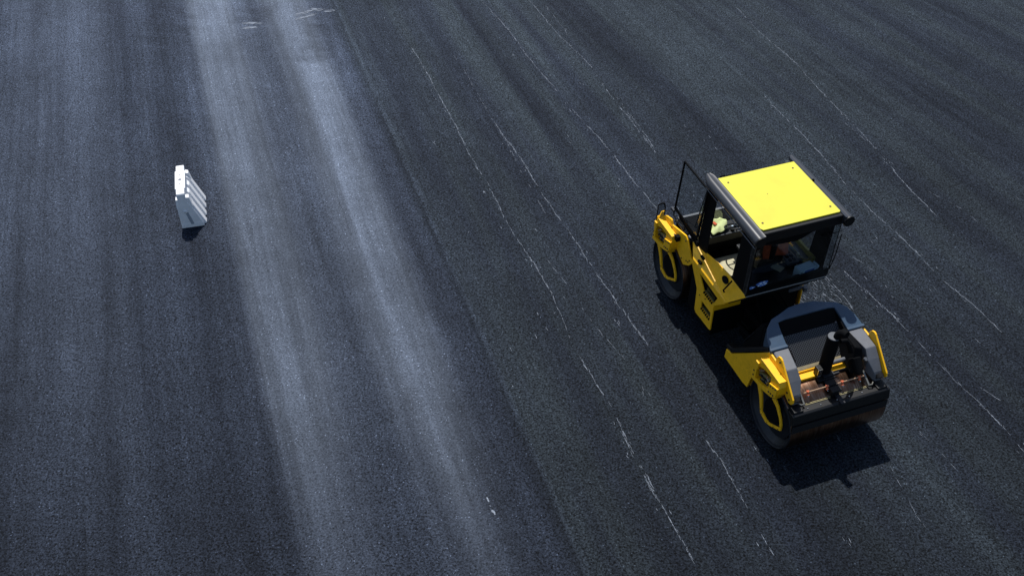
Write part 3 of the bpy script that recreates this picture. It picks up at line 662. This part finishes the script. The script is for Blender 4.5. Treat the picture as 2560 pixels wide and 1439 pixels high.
for s in (-1, 1):
    low_ = LOW if s < 0 else [p if p[0] < -.12 else (-.42, p[1]) for p in LOW if p not in ((.10,1.36),(-.155,1.10))]
    pn = plate_with_holes(low_, [H1, H2] if s < 0 else [], s*.835, s*.86, "side_panel", M['gold'])
    if s > 0: continue
    m = MB()
    m.box((-.53, min(s*.70,s*.825), 1.08), (-.22, max(s*.70,s*.825), 1.11)); m.box((-.53, min(s*.70,s*.825), .715), (-.21, max(s*.70,s*.825), .745))
    m.box((-.50, min(s*.76,s*.80), 1.11), (-.24, max(s*.76,s*.80), 1.20)); m.box((-.50, min(s*.76,s*.80), .745), (-.24, max(s*.76,s*.80), .83))
    m.build("step", M['olive'], pn, bevel=0.004, split=True)
    m = MB()
    for z_ in (1.085, .72):
        for k in range(6): m.box((-.50+.052*k, min(s*.835,s*.865), z_), (-.475+.052*k, max(s*.835,s*.865), z_+.03))
    m.build("step_tooth", M['matte'], pn, split=True)
    m = MB()
    for a, b in ((-.66,.53),(-.45,.53),(-.60,.95),(-.42,1.02)): m.lathe_y([(s*.855,.011),(s*.863,.011),(s*.863,0)], a, b, 8)
    m.build("bolt", M['dark'], pn, split=True)
    # upper plate leaning in
    m = MB(); y0, y1, t_ = .848, .705, .02
    def up(x, f): return (x, s*(y0 + (y1-y0)*f))
    bot = [(-.985, s*.848, 1.424), (.14, s*.848, 1.424), (.43, s*.70, 1.76), (-.12, s*.70, 1.755), (-.50, s*.70, 1.70), (-1.05, s*.70, 1.565), (-1.24, s*.74, 1.56)]
    inn = [(p[0], p[1] - s*.022, p[2] - .004) for p in bot]
    if s > 0: bot = [(min(p[0], -.45), p[1], 1.70 if (p[0] > -.45 and p[2] > 1.6) else p[2]) for p in bot if p[0] != .43]; inn = [(p[0], p[1] - s*.022, p[2] - .004) for p in bot]
    A = [m.bm.verts.new(p) for p in bot]; B = [m.bm.verts.new(p) for p in inn]
    m._f(A); m._f(B[::-1])
    for i in range(len(A)): j = (i+1) % len(A); m._f([A[i], B[i], B[j], A[j]])
    u = m.build("upper_side_panel", M['gold'], rl, bevel=0.004)
    m = MB()
    for a, zc, r in ((-.80,1.585,.035),(-.80,1.495,.035)):
        yy = .848 - (zc-1.424)/.335*.145
        m.box((a-.05, min(s*(yy+.03), s*(yy-.01)), zc-.022), (a+.05, max(s*(yy+.03), s*(yy-.01)), zc+.022))
    m.build("latch", M['matte'], u, bevel=0.008, split=True)
    m = MB(); yy = .848 - (1.655-1.424)/.335*.145
    ring = []
    cc = Vector((-.125, s*(yy+.006), 1.665)); e1 = Vector((1,0,0)); e2 = Vector((0, -s*.40, .92)).normalized(); nn_ = Vector((0, s*.92, .40)).normalized()
    m.loft([[cc + e1*.085*math.cos(k*math.pi/12) + e2*.055*math.sin(k*math.pi/12) + nn_*h for k in range(24)] for h in (-.004, .006)])
    if s < 0: m.build("plug", M['matte'], u)
    if s > 0: continue
    m = MB(); m.tube([(.10,s*.79,1.84),(.055,s*.81,1.72),(.02,s*.855,1.60),(.045,s*.845,1.57)], .014, 8); m.build("handle", M['matte'], u, smooth=True)
# rear under-face of the platform (faces back), body tank, deck edge
m = MB(); m.hexa([(-.155,-.832,1.10),(-.155,-.30,1.10),(-.175,-.30,1.10),(-.175,-.832,1.10),(.14,-.832,1.415),(.14,-.20,1.415),(.115,-.20,1.418),(.115,-.832,1.418)])
m.box((-.172,-.832,.98),(-.156,-.35,1.10)); m.build("apron", M['gold'], rl)
m = MB(); m.hexa([(.145,-.80,1.405),(.20,.60,1.52),(-.10,.60,1.45),(-.10,-.80,1.38),(.44,-.70,1.745),(.44,.70,1.745),(-.10,.70,1.745),(-.10,-.70,1.745)]); m.build("cab_skirt", M['black'], rl, bevel=0.006)
m = MB(); m.box((-1.02,-.80,.36),(-.20,.80,1.36)); m.build("tank", M['matte'], rl, bevel=0.02)

# ---------------------------------------------------------------- cab
m = MB()
m.box((-1.10,-.70,1.362),(-.10,.70,1.385)); cabfl = m.build("floor", M['beige'], rl)
m = MB()
m.box((-1.14,-.70,1.362),(-1.10,.70,1.62)); m.prism([(-1.10,1.39),(-.10,1.42),(.20,1.60),(.37,1.74),(.37,1.76),(-1.10,1.76)], .66, .70); m.box((.38,-.715,1.76),(.425,.715,1.93)); m.box((-.09,-.70,1.745),(.38,.66,1.765)); m.box((-.10,-.70,1.39),(-.08,.66,1.745))
m.box((-1.10,-.698,1.39),(-.1,-.68,1.56))
m.build("cab_base", M['black'], rl, bevel=0.006)
m = MB(); m.box((.424,-.71,1.762),(.432,.70,1.772)); m.build("trim", mat("pale_trim", (0.55,0.55,0.52), 0.4, 0.4), rl)
# pillars
PL = []
for s in (-1, 1):
    m = MB(); m.hexa([(-1.14,s*.70,1.55),(-1.10,s*.62,1.55),(-.90,s*.655,1.55),(-.84,s*.70,1.55),(-1.08,s*.70,2.90),(-1.04,s*.62,2.90),(-.86,s*.655,2.90),(-.80,s*.70,2.90)]); m.build("pillar", M['matte'], rl, bevel=0.01)
    m = MB(); m.hexa([(-.06,s*.70,1.62),(-.05,s*.645,1.62),(.31,s*.645,1.62),(.32,s*.70,1.62),(.02,s*.70,2.92),(.03,s*.645,2.92),(.33,s*.645,2.92),(.34,s*.70,2.92)]); m.build("pillar", M['matte'], rl, bevel=0.01)
    m = MB(); m.hexa([(-.86,s*.70,2.66),(-.86,s*.66,2.66),(-.70,s*.66,2.82),(-.70,s*.70,2.82),(-.86,s*.70,2.9),(-.86,s*.66,2.9),(.05,s*.66,2.9),(.05,s*.70,2.9)]); m.build("roof_beam", M['matte'], rl)
# roof
m = MB(); m.box((-.95,-.70,2.86),(.47,.70,3.035)); roof = m.build("cab_roof", M['black'], rl, bevel=0.012)
m = MB(); m.prism([(-.69,2.90),(-.64,2.80),(-.35,2.745),(-.04,2.725),(.10,2.77),(.22,2.84),(.45,2.865),(.69,2.88),(.69,2.92),(-.69,2.92)], .38, .455, 'x'); m.build("visor", M['matte'], roof, bevel=0.008)
m = MB(); c_ = .03
m.prism([(-.93,-.67),(.36,-.67),(.405,-.64),(.405,.645),(.385,.67),(-.93,.67)], 3.038, 3.062, 'z'); m.build("roof_panel", M['lemon'], roof, bevel=0.005)
m = MB()
for x_, y_ in ((-.78,-.575),(-.78,.56),(.25,.58),(.26,-.575)):
    m.loft([[(x_+.016*math.cos(k*math.pi/6), y_+.016*math.sin(k*math.pi/6), z_) for k in range(12)] for z_ in (3.06,3.068)])
m.loft([[(-.33+.007*math.cos(k*math.pi/4), -.15+.007*math.sin(k*math.pi/4), z_) for k in range(8)] for z_ in (3.06,3.065)])
m.build("bolt", mat("rusty_bolt", (0.10,0.045,0.01), 0.6), roof, split=True)
for s in (-1, 1):
    prof = [(.672,3.050)] + [(.745 + .088*math.sin(a), 2.958 + .088*math.cos(a)) for a in [R(k) for k in range(-20, 205, 15)]] + [(.69,2.875),(.675,2.90)]
    def sec(x, sc_, dz, dy): return [(x, s*(.70 + (p[0]-.70)*sc_ + dy), 2.96 + (p[1]-2.96)*sc_ + dz) for p in prof]
    m = MB(); m.loft([sec(-1.12,.45,.045,.02), sec(-1.05,.85,.012,.0), sec(-.95,1.0,0,0), sec(.535,1,0,0)])
    rr_ = m.build("roof_rail", M['rail'], roof, smooth=True)
    m = MB(); m.tube([(.53,s*.745,2.958),(.555,s*.745,2.958)], [.090,.090], 28); m.tube([(.553,s*.745,2.958),(.560,s*.745,2.958)], [.065,.065], 24); m.build("end_cap", M['black'], rr_, smooth=True)
    m = MB(); m.tube([(-1.0,s*.815,2.868),(.54,s*.825,2.864)], .006, 6); m.build("drip_edge", M['grey'], rr_)
for y_ in (-.72, .66):
    m = MB(); m.tube([(-.94,y_,2.92),(-1.02,y_,2.93),(-1.08,y_,2.92)], [.05,.075,.06], 18); m.build("work_lamp", M['rail'], roof, smooth=True)
m = MB(); m.tube([(-.94,-.60,3.0),(-.97,-.60,3.05),(-.96,-.54,3.07)], .012, 8); m.box((-.98,-.54,3.0),(-.945,-.42,3.045)); m.build("beacon_socket", M['matte'], roof)
m = MB(); m.box((-.42,.685,3.03),(-.39,.71,3.075)); m.build("aerial_mount", M['matte'], roof)
# glazing
def pane(name, P, g, t=0.004, par=rl):
    m = MB(); m._f([m.bm.verts.new(p) for p in P]); o = m.build(name, g, par)
    sm = o.modifiers.new("thick", 'SOLIDIFY'); sm.thickness = t; sm.offset = 0; return o
# windscreen bows forward at its foot
pane("windscreen", [(-1.11,-.68,2.88),(-1.11,.68,2.88),(-1.36,.66,1.75),(-1.36,-.66,1.75)], M['glass'])
pane("windscreen", [(-1.09,-.70,2.88),(-1.12,-.68,2.88),(-1.36,-.665,1.75),(-1.14,-.70,1.66)], M['glass'])
m = MB(); m.tube([(-1.10,-.69,2.88),(-1.35,-.67,1.76)], .010, 6); m.tube([(-1.10,.69,2.88),(-1.35,.67,1.76)], .010, 6); m.tube([(-1.35,-.67,1.76),(-1.35,.67,1.76)], .012, 6); m.build("window_seal", M['matte'], rl, split=True)
pane("rear_window", [(.425,-.715,1.80),(.425,.715,1.80),(.425,.715,2.87),(.425,-.715,2.87)], M['glassdark'])
for s in (-1, 1):
    pane("side_window", [(.33,s*.722,1.80),(.42,s*.718,1.80),(.42,s*.718,2.87),(.33,s*.722,2.87)], M['glass'])
pane("side_window", [(-.84,.69,1.74),(-.06,.69,1.74),(.0,.69,2.86),(-.80,.69,2.86)], M['glass'])
m = MB(); m.tube([(.44,.72,1.93),(.445,.76,2.2),(.445,.765,2.62)], .008, 6); m.tube([(.44,.40,2.68),(.445,.77,2.70)], .006, 6); m.build("wiper", M['matte'], rl, split=True)
m = MB(); m.tube([(.44,-.715,1.80),(.44,-.715,2.86)], .008, 6); m.tube([(.43,.717,1.80),(.43,.717,2.86)], .006, 6); m.build("window_seal", M['matte'], rl, split=True)
# sticker on the rear window: irregular blue and white splashes
m = MB()
def blob(cx, cy, rx, ry, x, seed):
    rnd = random.Random(seed); n = 14; P = []
    for k in range(n): a = 2*math.pi*k/n; q = rnd.uniform(.7, 1.15); P.append((cx + rx*q*math.cos(a), cy + ry*q*math.sin(a)))
    m.prism(P, x, x+.002, 'x')
blob(-.47,1.975,.105,.055,.430,1); blob(-.64,1.94,.05,.03,.430,2); m.mi = 1
blob(-.50,1.985,.028,.018,.4325,3); blob(-.44,2.0,.02,.024,.4325,4); blob(-.41,1.96,.03,.012,.4325,5); blob(-.53,1.95,.018,.014,.4325,6); blob(-.63,1.94,.018,.012,.4325,7); blob(-.46,1.95,.014,.01,.4325,8)
m.build("sticker", [M['sticker'], M['stickerw']], rl)
# open door swung forward, with its glass
dr = [(-1.02,2.78),(-1.86,2.78),(-1.965,1.72),(-1.14,1.66)]
m = MB(); di = [(-1.055,2.755),(-1.84,2.755),(-1.935,1.765),(-1.165,1.72)]
m.ring(dr, di, -.745, -.72); door = m.build("door", M['matte'], rl)
pane("door_glass", [(p[0], -.733, p[1]) for p in di], glass_mat("door_glass", (0.95,0.97,0.97), 0.5), par=door)
m = MB(); m.tube([(-1.98,-.74,1.68),(-1.93,-.75,1.60),(-1.80,-.74,1.56),(-1.60,-.72,1.52)], .018, 8); m.box((-2.03,-.77,1.66),(-1.93,-.73,1.71)); m.build("door_handle", M['rail'], door)
m = MB(); m.tube([(-1.75,-.735,1.70),(-1.20,-.72,1.60),(-1.02,-.70,1.48)], .028, 8); m.tube([(-1.62,-.70,1.74),(-1.25,-.66,1.80),(-1.18,-.66,1.60)], .012, 6); m.tube([(-1.62,-.70,1.74),(-1.15,-.69,1.44)], .012, 6); m.build("hinge_arm", M['matte'], door, smooth=True)
m = MB()
for p in ((-1.87,-.76,1.64),(-1.78,-.755,1.60),(-1.20,-.70,1.72),(-1.17,-.70,1.64),(-1.16,-.69,1.78)): m.tube([(p[0]-.012,p[1],p[2]),(p[0]+.012,p[1],p[2]+.008)], .010, 8)
m.build("bolt", M['chrome'], door, split=True)
# mirror on its arm
MO = [(-.935,1.28),(-.80,1.22),(-.765,1.30),(-.755,1.62),(-.79,1.71),(-.835,1.71),(-.93,1.64)]; MI = [(-.915,1.30),(-.81,1.25),(-.785,1.31),(-.775,1.61),(-.80,1.685),(-.835,1.685),(-.912,1.625)]
mrot = Matrix.Rotation(R(-42), 3, 'Z'); mc = Vector((-2.2, -.845, 0))
def mturn(m):
    for v in m.bm.verts:
        p = v.co - mc; p.y *= 0.80; v.co = mc + mrot @ p
m = MB(); m.ring(MO, MI, -2.205, -2.175, 'x'); m.prism(MI, -2.204, -2.19, 'x'); mturn(m); mi = m.build("mirror", M['matte'], rl, bevel=0.003)
m = MB(); m.prism(MI, -2.189, -2.186, 'x'); mturn(m); m.build("mirror_glass", M['mirror'], mi)
m = MB(); m.tube([(-2.21,-.86,1.28),(-2.16,-.87,1.22),(-2.0,-.87,1.28),(-1.52,-.86,1.46)], [.012,.022,.026,.03], 8); m.box((-1.56,-.90,1.40),(-1.48,-.82,1.50)); m.build("mirror_arm", M['matte'], mi, bevel=0.004)
m = MB(); m.tube([(-1.98,-.885,1.305),(-1.56,-.88,1.465)], .006, 6); m.build("trim", M['chrome'], mi, split=True)

# ---- inside the cab
m = MB(); m.hexa([(-1.28,-.62,1.60),(-1.03,-.62,1.60),(-1.03,.62,1.60),(-1.28,.62,1.60),(-1.30,-.55,1.80),(-1.02,-.58,1.76),(-1.02,.62,1.76),(-1.30,.62,1.80)]); ds = m.build("dashboard", M['black'], rl, bevel=0.015)
m = MB(); m.tube([(-1.02,-.55,1.765),(-1.02,.60,1.765)], .009, 6); m.build("trim", M['grey'], ds)
m = MB(); m.box((-1.14,-.68,1.386),(-1.06,.62,1.62)); m.box((-1.06,-.68,1.386),(-.90,.60,1.393)); m.box((-1.0,-.3,1.39),(-.95,-.18,1.46)); m.build("front_wall_floor_shade", M['matte'], rl)  # wall, plus a thin black floor sheet painting the shade under the dash
m = MB(); ctr = Vector((-.98,-.13,1.93)); tilt = Matrix.Rotation(R(-28), 3, 'Y'); pts = [ctr + tilt @ Vector((.19*math.cos(2*math.pi*k/32), .19*math.sin(2*math.pi*k/32), 0)) for k in range(33)]
m.tube(pts, .014, 8, cap=False); sw = m.build("steering_wheel", M['black'], rl, smooth=True)
m = MB()
for a in (30, 150, 270): m.tube([ctr, ctr + tilt @ Vector((.185*math.cos(R(a)), .185*math.sin(R(a)), 0))], .012, 6)
m.tube([ctr + tilt @ Vector((0,0,.015)), ctr + tilt @ Vector((0,0,-.02))], .05, 16); m.tube([ctr, (-1.1,-.13,1.72)], .03, 10)
m.build("steering_column", M['black'], sw, smooth=True)
m = MB(); m.box((-1.03,-.20,1.905),(-.97,-.10,1.93), Matrix.Rotation(R(-28), 3, 'Y')); m.build("label_plate", M['stickerw'], sw)
# seat
m = MB(); m.box((-.62,-.26,1.66),(-.16,.24,1.80)); m.box((-.56,-.20,1.39),(-.22,.18,1.66)); seat = m.build("seat", M['matte'], rl, bevel=0.04, seg=3)
m = MB(); m.hexa([(-.20,-.26,1.76),(-.08,-.24,1.76),(-.08,.22,1.76),(-.20,.24,1.76),(-.10,-.22,2.32),(.0,-.20,2.32),(.0,.18,2.32),(-.10,.20,2.32)]); m.build("backrest", M['black'], seat, bevel=0.035, seg=3)
for y_ in (-.34, .30):
    m = MB(); m.box((-.55,y_-.035,1.90),(-.15,y_+.035,1.95)); m.box((-.2,y_-.02,1.70),(-.14,y_+.02,1.90)); m.build("armrest", M['black'], seat, bevel=0.015)
m = MB(); m.tube([(-.50,.30,1.95),(-.50,.30,2.06)], [.012,.012], 8); m.tube([(-.50,.30,2.05),(-.50,.30,2.10)], [.022,.028], 10); js = m.build("joystick", M['stickerw'], seat, smooth=True)
# side console with a pale rounded rim along the right wall
m = MB(); m.box((-.62,.46,1.40),(.18,.645,1.88)); cn = m.build("console", M['navydash'], rl, bevel=0.03, seg=3)
def rr_path(x0, x1, y0, y1, z, r=.05):
    P = []
    for cx, cy, a0 in ((x1-r,y1-r,0),(x0+r,y1-r,90),(x0+r,y0+r,180),(x1-r,y0+r,270)):
        for k in range(0, 91, 30): P.append((cx+r*math.cos(R(a0+k)), cy+r*math.sin(R(a0+k)), z))
    return P + [P[0]]
m = MB(); m.tube(rr_path(-.55,.10,.48,.60,1.90), .008, 6, cap=False); m.box((-.58,.615,1.875),(.16,.655,1.96)); m.box((.10,.46,1.87),(.17,.65,1.90)); m.build("rim", M['consoleyellow'], cn, split=True)
m = MB()
for i in range(4):
    for j in range(2): m.box((-.30+.09*i,.28+.075*j,1.862),(-.245+.09*i,.325+.075*j,1.878))
m.build("switch", M['matte'], rl, split=True)
m = MB(); m.box((-.34,.25,1.80),(.06,.44,1.862)); m.build("switch_panel", M['navydash'], rl, bevel=0.01)
m = MB(); m.tube([(.0,.42,1.9),(.08,.47,1.94)], .008, 6); m.tube([(.1,.36,1.85),(.2,.36,1.86)], .007, 6); m.tube([(-.02,.44,1.92),(-.02,.44,1.96)], [.02,.024], 10); m.build("lever", mat("tan_lever", (0.5,0.45,0.3), 0.5), cn, split=True)
m = MB(); m.tube([(.02,-.1,2.0),(.05,-.1,2.35)], .05, 12); m.build("headrest_stem", M['black'], seat)

# things lying in the cab (each a thing of its own, in world space at the roller's pose)
T = Matrix.Translation((4.1175, 12.121, 0)) @ Matrix.Rotation(HD, 4, 'Z')
def place(o, loc, rz=0.0):
    o.matrix_world = T @ Matrix.Translation(loc) @ Matrix.Rotation(rz, 4, 'Z')
bx = empty("carton"); place(bx, (.31, .36, 1.767), 0.12)
tag(bx, "pale blue carton with a dark blue printed square, behind the roller's rear window", "carton")
m = MB(); m.box((-.075,-.15,0),(.075,.15,.22)); m.build("box_body", M['card'], bx, bevel=0.005)
m = MB(); m.box((.0755,-.06,.03),(.0775,.13,.20)); pr_ = m.build("printed_square", M['cardblue'], bx); m = MB(); m.box((.0778,-.0,.035),(.0788,.09,.11)); m.build("printed_patch", M['cardnavy'], bx)
m = MB(); m.hexa([(-.07,.15,.10),(.07,.15,.10),(.06,.23,.14),(-.06,.23,.14),(-.07,.15,.13),(.07,.15,.13),(.06,.235,.19),(-.06,.235,.19)]); m.build("flap", M['card'], bx)
m = MB(); m.box((.0755,-.145,.02),(.077,-.10,.20)); m.build("barcode_strip", mat("grey_print", (0.18,0.25,0.30), 0.6), bx)

def cloth(name, fn, nu, nv, matr):
    m = MB(); G = [[m.bm.verts.new(fn(u/nu, v/nv)) for v in range(nv+1)] for u in range(nu+1)]
    for i in range(nu):
        for j in range(nv): m._f([G[i][j], G[i+1][j], G[i+1][j+1], G[i][j+1]])
    o = m.build(name, matr, None, smooth=True); sm = o.modifiers.new("thick", 'SOLIDIFY'); sm.thickness = .008; sm.offset = 1
    return o
rv = random.Random(4)
def vest(u, v):
    x = -.14 + .28*u; y = -.17 + .36*v + .04*math.sin(5*u); z = .01 + .018*(1+math.sin(9*u+3*v)) + .012*(1+math.sin(13*v+4*u))
    return (x, y, z)
vo_ = cloth("vest", vest, 16, 16, M['hivis']); place(vo_, (-1.19, -.36, 1.785), .25); tag(vo_, "crumpled lime yellow safety vest lying on the roller's dashboard", "safety vest")
m = MB(); m.box((-.10,-.02,.055),(-.02,.03,.062)); st = m.build("reflective_stripe", M['orange'], vo_)
def jack(u, v):
    # drapes over the top of the backrest
    s_ = u * .66; y = -.23 + .46*v + .02*math.sin(7*u)
    if s_ < .27: return (-.115 - .03*math.sin(6*v) - .035, y, .31 + s_ - .27)
    if s_ < .39: return (-.15 + (s_-.27)*1.5, y, .325 + .01*math.sin(8*v))
    return (.045 + .02*math.sin(9*v), y + .02*math.sin(5*v), .31 - (s_-.39))
jk = cloth("jacket", jack, 24, 18, M['orange']); place(jk, (-.03, -.02, 2.02)); tag(jk, "orange work jacket hung over the backrest of the roller's black seat", "jacket")
pp = MB(); pp.box((-.09,-.07,0),(.09,.07,.004)); po = pp.build("paper_sheet", M['beige'], None); place(po, (-.01,.10,1.766), .5); tag(po, "cream sheet of paper lying behind the roller's seat", "paper")

# ---------------------------------------------------------------- plastic road barrier
ba = empty("road_barrier", (-6.125, 15.24, 0), R(14.0))
tag(ba, "white ribbed plastic road barrier standing alone on the asphalt", "road barrier")
PR = [(-.215,.0),(.205,.0),(.205,.07),(.185,.13),(.055,.49),(.03,.54),(-.005,.60),(-.012,.66),(-.012,.79),(-.022,.80),(-.158,.80),(-.168,.79),(-.168,.62),(-.195,.57),(-.207,.50),(-.215,.12)]
BL = .95
def bsec(l, ins): return [(w_ * (1 - ins) - .03 * ins, l, z_ * (1 - ins * .6)) for w_, z_ in PR]
m = MB(); m.loft([bsec(0.0, .05), bsec(.02, .0), bsec(BL - .02, .0), bsec(BL, .05)]); body = m.build("barrier_body", M['white'], ba, bevel=0.012, seg=3)
for k in range(4):
    l0 = .025 + k * .235; l1 = l0 + .200
    m = MB(); m.hexa([(.10,l0,.0),(.262,l0+.02,.0),(.262,l1-.02,.0),(.10,l1,.0),(-.02,l0+.01,.66),(.045,l0+.025,.60),(.045,l1-.025,.60),(-.02,l1-.01,.66)])
    m.build("rib", M['white'], ba, bevel=0.028, seg=4)
for l0 in (.01, BL - .15):
    m = MB(); m.hexa([(-.03,l0,.50),(.085,l0,.46),(.085,l0+.13,.46),(-.03,l0+.13,.50),(-.03,l0,.70),(.045,l0+.01,.685),(.045,l0+.12,.685),(-.03,l0+.13,.70)]); m.build("lug", M['white'], ba, bevel=0.012, seg=3)
    m = MB(); m.hexa([(-.222,l0,.44),(-.15,l0,.44),(-.15,l0+.13,.44),(-.222,l0+.13,.44),(-.205,l0+.01,.66),(-.15,l0,.66),(-.15,l0+.13,.66),(-.205,l0+.12,.66)]); m.build("lug", M['white'], ba, bevel=0.01, seg=3)
m = MB(); m.box((-.185,.17,.70),(.006,BL-.20,.806)); m.build("top_block", M['white'], ba, bevel=0.014, seg=3)
m = MB(); m.hexa([(-.215,-.008,.0),(.205,-.008,.0),(.205,.02,.0),(-.215,.02,.0),(-.20,-.004,.10),(.185,-.004,.10),(.185,.02,.10),(-.20,.02,.10)]); m.build("foot", M['white'], ba, bevel=0.006)
m = MB(); m.hexa([(-.03,-.006,.07),(.03,-.006,.07),(.03,.01,.07),(-.03,.01,.07),(-.085,-.004,.36),(-.03,-.004,.36),(-.03,.01,.36),(-.085,.01,.36)]); m.build("slot", mat("grey_recess", (0.30,0.33,0.38), 0.7), ba, bevel=0.004)
m = MB(); m.tube([(-.075,-.02,.375),(-.075,.02,.39)], [.034,.04], 16); m.build("plug", M['white'], ba, smooth=True)
hd_ = mat("hole_dark", (0.16,0.17,0.20), 0.8)
for l_, r_ in ((.46,.030),(.33,.014),(.62,.014)):
    m = MB(); m.tube([(-.09,l_,.8055),(-.09,l_,.8085)], r_, 14); m.build("filler_hole", hd_, ba)
